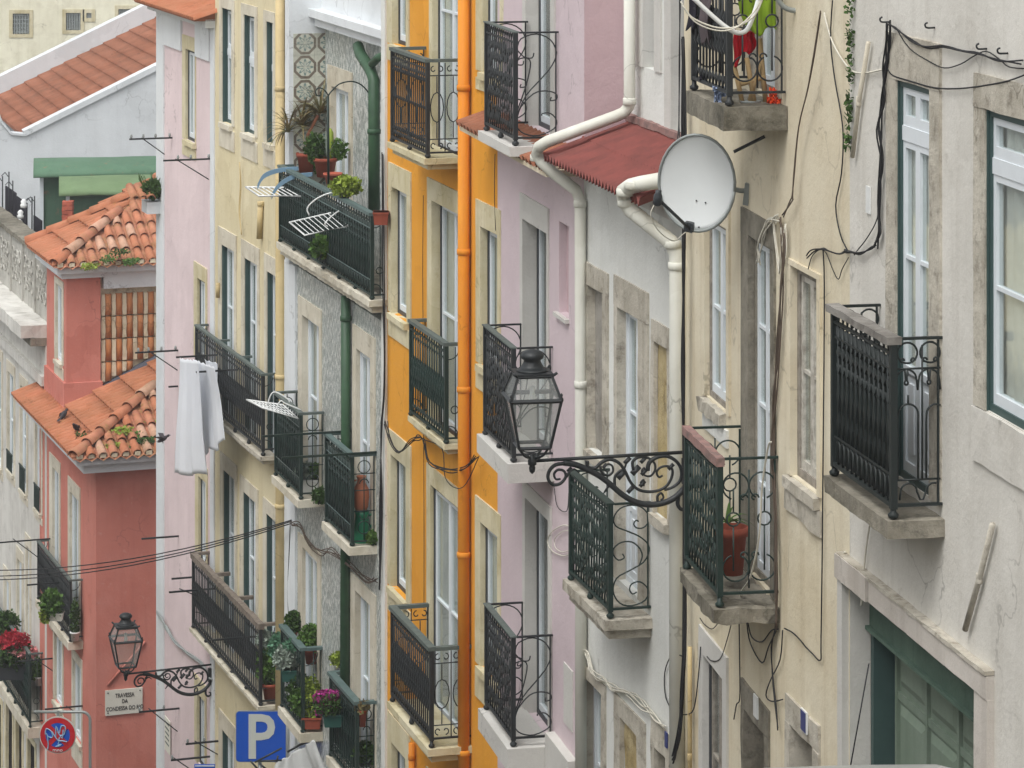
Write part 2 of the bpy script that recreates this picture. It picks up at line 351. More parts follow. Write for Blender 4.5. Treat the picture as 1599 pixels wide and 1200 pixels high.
def wall(F,root,s0,s1,z0,z1,mat,d=0,depth=7,name='wall',th=.32,body=True,holes=None):
    holes=[h for h in (F.holes if holes is None else holes) if h[4]==d]
    xs=sorted({s0,s1}|{min(max(v,s0),s1) for h in holes for v in h[:2]}); zs=sorted({z0,z1}|{min(max(v,z0),z1) for h in holes for v in h[2:4]})
    m=MB(); y=-d
    for i in range(len(xs)-1):
        for k in range(len(zs)-1):
            cx=(xs[i]+xs[i+1])/2; cz=(zs[k]+zs[k+1])/2
            if xs[i+1]-xs[i]<1e-6 or zs[k+1]-zs[k]<1e-6: continue
            if any(h[0]<cx<h[1] and h[2]<cz<h[3] for h in holes): continue
            m.quad((xs[i],y,zs[k]),(xs[i+1],y,zs[k]),(xs[i+1],y,zs[k+1]),(xs[i],y,zs[k+1]))
    for h in holes:
        a,b,c,e=h[:4]; t=y+th
        m.quad((a,y,c),(a,y,e),(a,t,e),(a,t,c)); m.quad((b,y,c),(b,t,c),(b,t,e),(b,y,e)); m.quad((a,y,e),(b,y,e),(b,t,e),(a,t,e)); m.quad((a,y,c),(a,t,c),(b,t,c),(b,y,c))
    if body:
        D=y+depth
        m.quad((s0,y,z0),(s0,y,z1),(s0,D,z1),(s0,D,z0)); m.quad((s1,y,z0),(s1,D,z0),(s1,D,z1),(s1,y,z1)); m.quad((s0,D,z0),(s0,D,z1),(s1,D,z1),(s1,D,z0)); m.quad((s0,y,z1),(s1,y,z1),(s1,D,z1),(s0,D,z1))
    return link(name,m.mesh(name),mat,root,F.m)
def win(F,root,xl,xr,yt,yb,out=None,r=.16,d=0,fr='white_frame',sash='white_frame',leaves=2,transom=None,rows=1,panel=None,cur='curtain',smat='stone',proud=.018,curfrom=0,fw=.045,kind='window',rev=None):
    s0,z1=F.uv(xl,yt,d); s1=F.sx(xr,d); z0=F.zz(yb,s0,d)
    if out:
        o0,oz=F.uv(out[0],out[2],d); o1=F.sx(out[1],d); ob=F.zz(out[3],o0,d) if out[3] else None
    if r>5: r=max(.008,-(F.pd(s0,r)-d))
    F.holes.append((s0,s1,z0,z1,d)); y=-d; yr=y+r
    m=MB(); w=fw
    for b in ((s0,s0+w,z0,z1),(s1-w,s1,z0,z1),(s0+w,s1-w,z1-w,z1),(s0+w,s1-w,z0,z0+w)): m.box(b[0],b[1],yr,yr+.07,b[2],b[3])
    f=link(kind,m.mesh(kind),fr,root,F.m)
    a0,a1,b0,b1=s0+w,s1-w,z0+w,z1-w
    sm=MB(); panes=[]
    zt=b1
    def leaf(l0,l1,c0,c1,rows,panel):
        t=.042
        sm.box(l0,l0+t,yr+.012,yr+.055,c0,c1); sm.box(l1-t,l1,yr+.012,yr+.055,c0,c1)
        sm.box(l0+t,l1-t,yr+.012,yr+.055,c1-t,c1); sm.box(l0+t,l1-t,yr+.012,yr+.055,c0,c0+t*1.5)
        g0=c0+t*1.5
        if panel:
            gp=c0+(c1-c0)*panel; sm.box(l0+t,l1-t,yr+.025,yr+.05,g0,gp); sm.box(l0+t+.05,l1-t-.05,yr+.016,yr+.026,g0+.06,gp-.06); sm.box(l0+t,l1-t,yr+.012,yr+.055,gp,gp+t); g0=gp+t
        H=(c1-t-g0)/rows
        for k in range(rows):
            if k: sm.box(l0+t,l1-t,yr+.014,yr+.05,g0+k*H-.012,g0+k*H+.012)
            panes.append((l0+t,l1-t,g0+k*H+(.012 if k else 0),g0+(k+1)*H-(.012 if k<rows-1 else 0)))
    if transom:
        zt=b1-(b1-b0)*transom; sm.box(a0,a1,yr+.005,yr+.06,zt-.045,zt+.045)
        for k in range(leaves): leaf(a0+(a1-a0)*k/leaves,a0+(a1-a0)*(k+1)/leaves,zt+.045,b1,1,None)
        zt-=.045
    for k in range(leaves): leaf(a0+(a1-a0)*k/leaves,a0+(a1-a0)*(k+1)/leaves,b0,zt,rows,panel)
    link('sash',sm.mesh('sash'),sash,f,F.m)
    for p in panes: link('pane',MB().box(p[0],p[1],yr+.03,yr+.034,p[2],p[3]).mesh('pane'),'glass',f,F.m)
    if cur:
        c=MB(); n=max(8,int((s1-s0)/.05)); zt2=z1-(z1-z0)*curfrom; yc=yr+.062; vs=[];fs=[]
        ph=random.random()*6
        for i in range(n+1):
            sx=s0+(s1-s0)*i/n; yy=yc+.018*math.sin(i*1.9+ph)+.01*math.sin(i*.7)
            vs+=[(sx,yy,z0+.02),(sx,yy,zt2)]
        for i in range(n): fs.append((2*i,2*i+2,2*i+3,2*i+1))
        c.add(vs,fs,True); link('curtain',c.mesh('curtain'),cur,f,F.m)  # net curtain, except near-black sheets painted as room shade in the lilac house
    if rev: link('lining',MB().box(s0+.006,s0+.016,y-.004,yr-.001,z0,z1-.012).mesh('lining'),rev,f,F.m)
    if out:
        p=y-proud; g=.002
        if ob is None: zb=z0
        else: zb=z0
        if oz-z1>.02: link('lintel',MB().rough(o0,o1,p,yr-.003,z1-.006,oz,.004 if 'old' in smat else .0015,.2).mesh('lintel'),smat,f,F.m)
        if s0-o0>.01: link('jamb',MB().rough(o0,s0+.005,p+.001,yr-.001,zb,z1-.008,.003 if 'old' in smat else .001,.22).mesh('jamb'),smat,f,F.m)
        if o1-s1>.01: link('jamb',MB().rough(s1-.005,o1,p+.001,yr-.001,zb,z1-.008,.003 if 'old' in smat else .001,.22).mesh('jamb'),smat,f,F.m)
        if ob is not None:
            link('sill',MB().rough(s0-.04,s1+.04,y-.06,yr-.001,z0-.07,z0-.001,.003,.2).mesh('sill'),smat,f,F.m)
            if z0-.07-ob>.05: link('apron',MB().rough(o0,o1,p,y+.1,ob,z0-.072,.001,.3).mesh('apron'),smat,f,F.m)
    return f
def niche(F,root,xl,xr,yt,yb,out=None,r=.2,d=0,back='boarded',smat='old_stone'):
    s0,z1=F.uv(xl,yt,d); s1=F.sx(xr,d); z0=F.zz(yb,s0,d); y=-d
    if r>5: r=max(.008,-(F.pd(s0,r)-d))
    F.holes.append((s0,s1,z0,z1,d))
    f=link('opening_back',MB().rough(s0,s1,y+r,y+r+.08,z0,z1,.006,.15).mesh('opening_back'),back,root,F.m)  # real infill, except the near-black sheets that stand for doorway shade
    if out:
        o0,oz=F.uv(out[0],out[2],d); o1=F.sx(out[1],d); p=y-.018
        link('lintel',MB().rough(o0,o1,p,y+r-.003,z1-.006,oz,.005,.18).mesh('lintel'),smat,f,F.m)
        link('jamb',MB().rough(o0,s0+.006,p+.001,y+r-.001,z0,z1-.008,.004,.2).mesh('jamb'),smat,f,F.m)
        link('jamb',MB().rough(s1-.006,o1,p+.001,y+r-.001,z0,z1-.008,.004,.2).mesh('jamb'),smat,f,F.m)
        link('sill',MB().rough(s0-.03,s1+.03,y-.05,y+r-.001,z0-.08,z0-.001,.005,.15).mesh('sill'),smat,f,F.m)
    return f
# ---- scroll patterns in metres on a w x h panel, u from the post to the wall
def arc(cx,cy,r,a0,a1,n=14,r1=None):
    r1=r if r1 is None else r1
    return [(cx+(r+(r1-r)*i/n)*math.cos(R(a0+(a1-a0)*i/n)),cy+(r+(r1-r)*i/n)*math.sin(R(a0+(a1-a0)*i/n))) for i in range(n+1)]
def trace(w,h,x0,pw,y1,ph,lines):
    return [[(max(0,min(1,p.x))*w,max(0,min(1,p.y))*h) for p in smooth([((x-x0)/pw,(y1-y)/ph,0) for x,y in l],3)] for l in lines]
def pat_P(w,h):
    return trace(w,h,905,235,1010,725,[[(907,455),(907,400),(930,320),(1020,288),(1100,330),(1135,420),(1110,510),(1050,600),(960,720),(910,850)],
      [(1005,420),(995,455),(950,450),(910,400)],[(945,475),(940,502),(910,500),(915,465),(960,455),(985,490),(970,600),(940,720),(910,820)],
      [(907,880),(930,800),(1000,710),(1070,690),(1130,710),(1135,750),(1100,760),(1105,735)],[(907,880),(907,940),(950,990),(1030,1005),(1120,960),(1135,900),(1100,850),(1055,850),(1050,865)]])
def pat_W(w,h):
    return trace(w,h,280,225,950,630,[[(440,425),(425,418),(412,440),(430,465),(470,465),(500,430),(500,390),(460,340),(400,322),(330,340),(292,400),(310,450),(370,480),(440,515),(490,560),(503,610),(470,680),(380,730),(310,770),(290,850),(330,925),(400,945),(480,915),(497,850),(450,800),(400,810),(388,845),(405,872),(430,862)],
      [(345,620),(355,645),(320,657),(290,620),(295,580),(340,548),(400,550),(445,590),(462,640),(445,695)]])
def pat_R(w,h):
    q=[]
    for c in (.27,.77):
        for s in (1,-1):
            q.append(arc(w*(c),h*.93,w*.23,90+s*20,90-s*250,16,w*.2)[:13])
            q.append(arc(w*(c+s*.12),h*.885,w*.06,0,300,10,w*.02))
    for c in (0,.5,1):
        for s in (1,-1):
            if 0<=c+s*.22<=1: q.append([(w*c,h*.7)]+[(w*(c+s*.02),h*.76)]+arc(w*(c+s*.22),h*.77,w*.19,180 if s>0 else 0,90,6)+arc(w*(c+s*.24),h*.745,w*.06,90,-200 if s>0 else 380,8,w*.02))
    q.append([(0,h*.835),(w,h*.835)]); q.append([(0,h*.145),(w,h*.145)])
    q.append([(w*.06,h*.15),(w*.06,h*.52)]+arc(w*.29,h*.55,w*.22,180,0,12)+[(w*.51,h*.52),(w*.51,h*.15)])
    q.append([(w*.69,h*.15),(w*.69,h*.52)]+arc(w*.9,h*.55,w*.2,180,60,8)); q.append([(w*.6,h*.15),(w*.6,h*.98)])
    q.append([(w*.29,h*.62),(w*.29,h*.67)]); q.append([(w*.1,h*.02)]+arc(w*.3,h*.07,w*.18,180,0,10)+[(w*.55,h*.02),(w*.62,h*.02)]+arc(w*.85,h*.07,w*.17,180,70,8))
    return q
def pat_Y(w,h):
    q=[]
    for c,sg in ((.26,1),(.74,-1)):
        for y0,v in ((h-.155*w/.4-.01,1),(.155*w/.4+.01,-1)):
            r=w*.235
            q.append(arc(w*c,y0 if v>0 else y0,r,(-60 if sg>0 else 240)*v,(250 if sg>0 else -70)*v,20)+[])
            q.append(arc(w*(.5-sg*.1),y0-v*r*.9,w*.08,0,270,8,w*.03))
    q.append([(w*.5,.02),(w*.5,h-.05)])
    for c in (.22,.78): q.append([(w*c,h*.16),(w*c,h*.5)]); q.append(arc(w*c,h*.56,w*.12,0,360,12)); q.append([(w*c,h*.62),(w*c,h*.8)])
    return q
def pat_O(w,h):
    q=[[(w*.5,0),(w*.5,h)]]
    for c in (.25,.75):
        for s in (1,-1):
            q.append(arc(w*(c+s*.1),h*.93,w*.1,90,90-s*250,10,w*.04)); q.append(arc(w*(c+s*.1),h*.07,w*.1,-90,-90+s*250,10,w*.04))
        q.append([(w*(c+.2*math.sin(R(a))),h*(.5+.17*math.cos(R(a)))) for a in range(0,361,30)])
        q.append([(w*c,h*.15),(w*c,h*.33)]); q.append([(w*c,h*.67),(w*c,h*.85)])
    q.append([(0,h*.14),(w,h*.14)]); q.append([(0,h*.86),(w,h*.86)])
    return q
def pat_T(w,h):
    q=[[(w*.5,0),(w*.5,h)],[(0,h*.35),(w,h*.35)],[(0,h*.6),(w,h*.6)],[(0,h*.8),(w,h*.8)]]
    for y in (.88,.15): q.append(arc(w*.5,h*y,w*.28,0,360,16)); 
    q.append(arc(w*.5,h*.68,w*.2,180,0,10)); q.append(arc(w*.5,h*.3,w*.2,180,360,10)); return q
def pat_C(w,h):
    return [arc(w*.1,h-.02,w*.7,0,-90,10),arc(w*.1,.02,w*.6,0,90,10),[(w*.55,0),(w*.55,h)],arc(w*.5,h*.3,w*.25,0,360,12)]
BAL={}
def baluster_mesh(h,style,mat):
    k=(round(h,3),style,mat,random.randrange(4) if style=='leafy' else 0)
    if k in BAL: return BAL[k]
    m=MB(); r=.011
    def plate(z,wd,hh): m.add([(0,-.006,z-hh),(wd,-.006,z),(0,-.006,z+hh),(-wd,-.006,z),(0,.006,z-hh),(wd,.006,z),(0,.006,z+hh),(-wd,.006,z)],[(0,1,2,3),(7,6,5,4),(0,4,5,1),(1,5,6,2),(2,6,7,3),(3,7,4,0)])
    if style=='slim':
        m.lathe([(r*.8,0),(r*.8,h*.1),(r*1.9,h*.12),(r*.8,h*.15),(r*.8,h*.5),(r*1.6,h*.52),(r*.8,h*.54),(r*.8,h*.84),(r*2,h*.86),(r*.8,h*.89),(r*.8,h)],n=6)
        plate(h*.06,.035,.035); plate(h*.93,.03,.035)
    elif style=='mid':
        m.lathe([(r*.8,0),(r*.8,h*.3),(r*2.4,h*.36),(r*1.2,h*.42),(r*2.6,h*.5),(r*1.2,h*.58),(r*2.4,h*.64),(r*.8,h*.7),(r*.8,h)],n=6)
        plate(h*.07,.035,.05); plate(h*.93,.03,.04); plate(h*.5,.05,.09)
    elif style=='leafy':
        m.tube([(0,0,0),(0,0,h)],r*.8,5)
        for z in (.1,.22,.36,.5,.64,.76,.9): plate(h*z+random.uniform(-.05,.05),random.uniform(.02,.05),random.uniform(.03,.08))
        z=random.uniform(.2,.7)*h; m.tube([(-.035,0,z),(-.04,0,z+.05),(0,0,z+.09),(.035,0,z+.05),(.02,0,z+.01)],.007,4)
    elif style=='lyre':
        m.tube([(0,0,0),(0,0,h)],r*.9,5)
        m.tube([(-.03,0,h*.02),(-.04,0,h*.08),(-.025,0,h*.15),(0,0,h*.17),(.025,0,h*.15),(.04,0,h*.08),(.03,0,h*.02)],.009,5)
        m.tube([(-.04,0,h*.98),(-.035,0,h*.9),(0,0,h*.84),(.035,0,h*.9),(.04,0,h*.98)],.008,5)
        m.tube([(-.03,0,h*.72),(-.028,0,h*.68),(0,0,h*.65),(.028,0,h*.68),(.03,0,h*.72)],.008,5)
        plate(h*.8,.04,.04); plate(h*.5,.025,.12); plate(h*.3,.022,.1)
    me=m.mesh('baluster'); BAL[k]=me; me.materials.append(M[mat]); return me
def balcony(F,root,xf,xn,xw,yr,yb,st,sb,iron='iron_black',rail='rail_grey',slab='stone',style='slim',pat=pat_P,pitch=.105,jit=.002,over=.05,screen=None,hr=(.03,.022),label=None,tiers=True,railside=True,d0=0,roughrail=0,slab_ext=None):
    s1=F.sx(xw,d0); d=F.pd(s1,xn); s0=F.sx(xf,d)
    zr=F.zz(yr,s1,d); zbt=F.zz(yb,s1,d); zs=F.zz(st,s1,d); zl=F.zz(sb,s1,d)
    m=MB(); e=over
    y0=-(d+e); y1=-d0
    if tiers and zs-zl>.09:
        zm=zs-(zs-zl)*.5; m.rough(s0-e,s1+e,y0,y1,zm,zs,jit); m.rough(s0-e+.05,s1+e-.05,y0+.05,y1,zl,zm-.001,jit)
    else: m.rough(s0-e,s1+e,y0,y1,zl,zs,jit)
    b=link('balcony',m.mesh('balcony'),slab,root,F.m)
    if label: b['label']=label
    # handrail
    hm=MB(); a,c=hr
    if roughrail: hm.rough(s0-.05,s1+.03,-d-a,-d+a,zr-c*2,zr,roughrail,.1)
    else: hm.box(s0-.02,s1+.02,-d-a,-d+a,zr-c,zr)
    link('handrail',hm.mesh('handrail'),rail,b,F.m)
    for s in (s0,s1):
        sr=MB()
        if railside: sr.box(s-a*.8,s+a*.8,-d+a+.001,-d0,zr-c,zr-.002)
        else: sr.box(s-.012,s+.012,-d+a+.001,-d0,zr-.02,zr-.004)
        link('side_rail',sr.mesh('side_rail'),rail if railside else iron,b,F.m)
    fr=MB(); zt=zr-c-.001
    fr.box(s0,s1,-d-.018,-d+.018,zbt,zbt+.022)
    fr.box(s0,s1,-d-.012,-d+.012,zr-.11,zr-.095)
    for s in (s0,s1):
        fr.box(s-.014,s+.014,-d+.02,-d0,zbt+.001,zbt+.018)
        fr.box(s-.006,s+.006,-d0-.03,-d0-.018,zbt,zt)
    link('rail_frame',fr.mesh('rail_frame'),iron,b,F.m)
    for s in (s0,s1):
        p=MB(); p.box(s-.02,s+.02,-d-.02,-d+.02,zbt-.01,zt); p.lathe([(.012,zs+.001),(.03,zs+.012),(.034,zs+.03),(.018,zs+.045),(.018,max(zbt-.011,zs+.05))],(s,-d,0),8)
        link('post',p.mesh('post'),iron,b,F.m)
    if s1-s0>1.0:
        k=max(1,round((s1-s0)/.8)-0)
        for i in range(1,k):
            s=s0+(s1-s0)*i/k; link('foot',MB().lathe([(.012,zs+.001),(.026,zs+.012),(.03,zs+.025),(.014,zbt-.001)],(s,-d,0),8).mesh('foot'),iron,b,F.m)
    n=max(3,int((s1-s0)/pitch))
    for i in range(1,n):
        s=s0+(s1-s0)*i/n; link('baluster',baluster_mesh(zr-.11-zbt-.022,style,iron),None,b,F.m@T((s,-d,zbt+.022)))
    if style=='lyre':
        for q in (.18,.8): link('cross_bar',MB().box(s0+.03,s1-.03,-d-.010,-d-.004,zbt+(zr-zbt)*q,zbt+(zr-zbt)*q+.012).mesh('cross_bar'),rail if screen=='screen' else iron,b,F.m)
    # arcs band under the handrail
    am=MB()
    for i in range(n):
        sa=s0+(s1-s0)*(i+.5)/n; w2=(s1-s0)/n*.5
        am.tube([(sa-w2,-d,zr-.094),(sa-w2*.6,-d,zr-.05),(sa,-d,zr-c-.008),(sa+w2*.6,-d,zr-.05),(sa+w2,-d,zr-.094)],.006,4)
    link('arch_band',am.mesh('arch_band'),iron,b,F.m)
    if screen: link('screen',MB().box(s0+.03,s1-.03,-d+.025,-d+.032,zbt+.03+(zr-zbt)*.1,zr-(zr-zbt)*.17).mesh('screen'),screen,b,F.m)
    w=d-d0-.02; h=zt-zbt-.03
    if w>.05 and pat:
        for s in (s0,s1):
            pm=MB()
            for pl in pat(w,h):
                if len(pl)>1: pm.tube([(s,-d+.01+u,zbt+.02+v) for u,v in pl],.0065,5)
            link('scroll_panel',pm.mesh('scroll_panel'),iron,b,F.m)
    return dict(s0=s0,s1=s1,d=d,zr=zr,zs=zs,zb=zbt,o=b)
def pipe(F,root,pts,r,mat,name='downpipe',n=12,joints=(),top=False,lab=None):
    """pts: (x,y,d)"""
    P=[F.loc(x,y,d) for x,y,d in pts]
    m=MB().tube(P,r,n)
    for (x,y,d) in joints:
        p=F.loc(x,y,d); m.lathe([(r*1.02,-.03),(r*1.16,-.025),(r*1.16,.025),(r*1.02,.03)],p,n)
    return link(name,m.mesh(name),mat,root,F.m)
def smooth(P,k=4):
    P=[Vector(p) for p in P]
    if len(P)<3: return P
    o=[]
    for i in range(len(P)-1):
        a=P[max(i-1,0)];b=P[i];c=P[i+1];d=P[min(i+2,len(P)-1)]
        for j in range(k):
            t=j/k; o.append(.5*((2*b)+(c-a)*t+(2*a-5*b+4*c-d)*t*t+(3*b-a-3*c+d)*t**3))
    return o+[P[-1]]
def cable(F,pts,label,r=.006,mat='cable',d=.02,group=None,strands=1,cat='cable',name='cable',spread=.012):
    m=MB(); o0=Vector(F.loc(pts[0][0],pts[0][1],d))
    for k in range(strands):
        P=[]
        for p in pts:
            q=Vector(F.loc(p[0],p[1],p[2] if len(p)>2 else d))
            if strands>1: q+=Vector((random.uniform(-1,1)*spread*2,-abs(random.uniform(0,1))*spread,random.uniform(-1,1)*spread))
            P.append(q-o0)
        m.tube(smooth(P),r,5)
    o=link(name,m.mesh(name),mat,None,F.m@T(o0)); return tag(o,label,cat,group)
# ------------------------------------------------------------------ street row frames, near to far
R1=Fr(-180,1437,19.0)
Y2=Fr(-180,1327,R1.Z(1327))
Y1=Fr(10,1216,Y2.Z(1216))
WB=Fr(-380,1068,Y1.Z(1068))
PB=Fr(-280,912,WB.Z(912))
OB=Fr(-600,777,PB.Z(777))
TB=Fr(-700,605,OB.Z(605))
CB=Fr(-840,441,TB.Z(441))
KB=Fr(-840,336,CB.Z(336))
SB=Fr(-900,150,55.0)
VB=Fr(-880,70,SB.Z(70))
BOT=-1.0
def span(F,xa,xb): return F.sx(xa),F.sx(xb)
# ground ------------------------------------------------------------
g=MB(); xs=[-300,-60,-20,0,20,60,300]; ys=[-200,0,20,40,60,80,110,300]
def gz(y): return -1.6 if y<0 else (-1.6-.31*y if y<=80 else -26.4-(y-80)*.02)
for i in range(len(xs)-1):
    for k in range(len(ys)-1):
        g.quad((xs[i],ys[k],gz(ys[k])),(xs[i+1],ys[k],gz(ys[k])),(xs[i+1],ys[k+1],gz(ys[k+1])),(xs[i],ys[k+1],gz(ys[k+1])))
tag(link('street',g.mesh('street'),'asphalt'),kind='structure')
# ------------------------------------------------------------------ R1: nearest white house
F=R1; rw=building(F,'white_house','nearest white plastered house with a green garage door and two tall glazed openings','house')
win(F,rw,1402,1455,122,742,out=(1387,1471,48,None),r=1404,rev='green_frame',fr='green_frame',leaves=2,transom=.12,rows=2,panel=.30,cur='curtain',smat='old_stone')
win(F,rw,1541,1662,168,640,out=(1524,1682,112,None),r=1544,rev='green_frame',fr='green_frame',leaves=2,transom=.17,rows=2,cur='curtain',smat='old_stone')
link('apron',MB().rough(F.sx(1522),F.sx(1684),-.02,.1,F.uv(1541,728)[1],F.uv(1541,642)[1],.004,.15).mesh('apron'),'white_plaster',rw,F.m)
# garage door
s0,z1=F.uv(1326,905); s1=F.sx(1532); z0=BOT; F.holes.append((s0,s1,z0,z1,0))
o0,oz=F.uv(1319,862); o1=F.sx(1553)
gd=link('garage_door',MB().box(s0,s1,.30,.34,z0,z1-.28).mesh('garage_door'),'green_paint',rw,F.m); gd['label']='faded green panelled garage door'
link('header_board',MB().box(s0,s1,.13,.18,z1-.29,z1).mesh('header_board'),'green_board',gd,F.m)
link('frame_post',MB().box(s0,s0+.07,.14,.30,z0,z1-.30).mesh('frame_post'),'green_frame',gd,F.m)
tm=MB().box(s0,s1,.10,.19,z1-.315,z1-.291).mesh('drip_rail'); link('drip_rail',tm,'green_board',gd,F.m)
n=4; pw=(s1-s0-.10)/n
for i in range(n):
    a=s0+.09+i*pw
    link('stile',MB().box(a,a+.035,.275,.30,z0,z1-.32).mesh('stile'),'green_paint',gd,F.m)
    for k in range(5):
        zt=z1-.35-(.42+.56*(k-1) if k else 0); zb2=zt-(.30 if k==0 else .44)
        if zb2<z0: break
        c=MB(); x0,x1=a+.06,a+pw-.03; e=.05; ev=.05
        c.add([(x0,.30,zb2),(x1,.30,zb2),(x1,.30,zt),(x0,.30,zt),(x0+e,.278,zb2+ev),(x1-e,.278,zb2+ev),(x1-e,.278,zt-ev),(x0+e,.278,zt-ev)],[(4,5,6,7),(0,1,5,4),(1,2,6,5),(2,3,7,6),(3,0,4,7)])
        link('panel',c.mesh('panel'),'green_paint',gd,F.m)
for k in range(4): link('cross_rail',MB().box(s0+.08,s1,.283,.30,z1-.74-.56*k,z1-.69-.56*k).mesh('cross_rail'),'green_paint',gd,F.m)
cuts=[o0,F.sx(1368),F.sx(1428),F.sx(1487),o1]
for i in range(4):
    link('lintel_stone',MB().rough(cuts[i]+.003,cuts[i+1]-.003,-.05-(.02 if i==0 else 0),.12,z1,oz-(0 if i==0 else .02),.002,.15).mesh('lintel_stone'),'pink_stone',rw,F.m)
link('lintel_cap',MB().rough(o0,o1,-.06,.0,oz-.018,oz+.006,.003,.12).mesh('lintel_cap'),'old_stone',rw,F.m)
link('jamb',MB().rough(o0,s0-.002,-.05,.29,z0,z1-.002,.002,.3).mesh('jamb'),'grey_trim',rw,F.m)
link('jamb',MB().rough(s1+.002,o1,-.045,.29,z0,z1-.002,.002,.3).mesh('jamb'),'pink_stone',rw,F.m)
link('reveal_board',MB().box(s0+.002,s0+.014,.001,.135,z0,z1-.004).mesh('reveal_board'),'grey_trim',rw,F.m)
s_a,s_b=span(F,1327,1900); wall(F,rw,s_a,s_b,BOT-2,F.uv(1437,-200)[1],'white_plaster')
balcony(F,rw,1303,1395,1471,526,792,811,839,iron='iron_dark',rail='rail_stone',slab='dark_stone',style='lyre',pat=pat_R,pitch=.085,jit=.004,screen='screen_black',hr=(.045,.022),railside=False,roughrail=.004,tiers=False,label='balcony with worn grey stone handrail')
pipe(F,rw,[(1550,818,.03),(1530,900,.03),(1507,983,.03)],.017,'old_stone',name='plastered_pipe',joints=((1529,903,.03),))
pipe(F,rw,[(1356,66,.03),(1341,160,.03),(1331,245,.03)],.015,'stone',name='plastered_pipe',joints=((1341,158,.03),))
p=F.loc(1355,312,.01); m=MB().box(-.045,.045,0,.008,-.085,.085)
tag(link('wall_plate',m.mesh('wall_plate'),'white_paint',None,F.m@T(p)),'small white plate on the wall left of the tall glazed door','wall plate')
# ivy strip at the seam
def leaves(mb,c,rad,n,size,flat=0,rng=random):
    for _ in range(n):
        while True:
            v=Vector((rng.uniform(-1,1),rng.uniform(-1,1),rng.uniform(-1,1)))
            if v.length<=1 and v.length>.25: break
        p=Vector(c)+Vector((v.x*rad[0],v.y*rad[1],v.z*rad[2]))
        a=Vector((rng.uniform(-1,1),rng.uniform(-1,1),rng.uniform(-.6,1))).normalized(); b=a.cross(Vector((rng.random(),rng.random(),rng.random()))).normalized()
        L=size*rng.uniform(.6,1.3); w=L*.42
        mb.add([p,p+a*L*.5+b*w,p+a*L,p+a*L*.5-b*w],[(0,1,2,3)])
rv=random.Random(3)
iv=MB(); base=Vector(F.loc(1328,130,.02))
for x,y,n,rx,rz in ((1328,20,60,.03,.18),(1327,95,70,.035,.16),(1325,165,90,.035,.12),(1324,215,60,.03,.1),(1324,60,30,.04,.06)):
    leaves(iv,Vector(F.loc(x,y,.03))-base,(rx,.02,rz),n,.03,rng=rv)
tag(link('creeper',iv.mesh('creeper'),'moss',None,F.m@T(base)),'dry green creeper growing down the seam between white and cream walls','creeper')
# ------------------------------------------------------------------ Y: cream house
F=Y2; ry=building(F,'cream_house','weathered cream house between the satellite dish and the white house','house')
win(F,ry,1237,1279,412,742,out=(1232,1284,402,None),r=1245,fr='grey_wood',sash='peeling_white',rows=2,leaves=2,cur='curtain',smat='cream_plaster',fw=.06)
link('sill',MB().rough(F.sx(1232),F.sx(1281),-.05,.1,F.uv(1237,762)[1],F.uv(1237,744)[1],.006,.1).mesh('sill'),'old_stone',ry,F.m)
link('apron',MB().rough(F.sx(1228),F.sx(1286),-.022,.04,F.uv(1237,800)[1],F.uv(1237,763)[1],.012,.1).mesh('apron'),'old_stone',ry,F.m)
niche(F,ry,1236,1272,1129,1320,out=(1229,1282,1081,None),r=.22,back='dark',smat='old_stone')  # doorway shade painted as a near-black back sheet
sa,sb_=span(F,1216,1327); wall(F,ry,sa,sb_-.0,BOT-2,F.uv(1300,-200)[1],'cream_plaster')
F=Y1
win(F,ry,1103,1137,335,617,r=1108,out=(1098,1141,300,None),fr='grey_wood',sash='white_frame',rows=2,leaves=2,smat='cream_plaster')
link('sill',MB().rough(F.sx(1100),F.sx(1134),-.06,.1,F.uv(1103,640)[1],F.uv(1103,619)[1],.012,.08).mesh('sill'),'old_stone',ry,F.m)
link('apron',MB().rough(F.sx(1100),F.sx(1138),-.02,.04,F.uv(1103,668)[1],F.uv(1103,641)[1],.003,.1).mesh('apron'),'grey_plaster',ry,F.m)
win(F,ry,1171,1206,365,893,r=1178,out=(1160,1212,322,None),fr='dark_stone',sash='white_frame',rows=3,leaves=2,panel=.25,smat='dark_stone')
win(F,ry,1181,1214,-120,138,r=1187,out=(1172,1220,-160,None),fr='grey_wood',sash='white_frame',rows=2,leaves=2,smat='old_stone')
win(F,ry,1100,1131,1020,1330,r=1107,out=(1094,1138,974,None),fr='dark_frame',sash='grey_wood',rows=2,leaves=2,smat='grey_trim',cur='boarded')
niche(F,ry,1164,1196,1105,1330,out=(1160,1203,1058,None),r=.3,back='dark',smat='dark_stone')  # near-black sheet puts the shade of this doorway into colour
sa,sb_=span(F,1068,1216); wall(F,ry,sa,sb_,BOT-3,F.uv(1150,-260)[1],'cream_plaster')
balcony(F,ry,1084,1139,1226,-60,147,166,203,iron='iron_black',slab='dark_stone',rail='rail_grey',style='mid',pat=pat_Y,pitch=.1,jit=.004,tiers=False,over=.05,railside=False,label='balcony piled with laundry and clutter')
by=balcony(F,ry,1073,1124,1215,714,929,949,972,iron='iron_green',slab='dark_stone',rail='rust_rail',style='leafy',pat=pat_Y,pitch=.085,jit=.012,tiers=False,railside=False,roughrail=.004,hr=(.03,.03),label='crumbling balcony with green iron railings')
pipe(F,ry,[(1077,1010,.04),(1077,1100,.04),(1077,1330,.04)],.018,'cream_pipe',joints=((1077,1182,.04),))
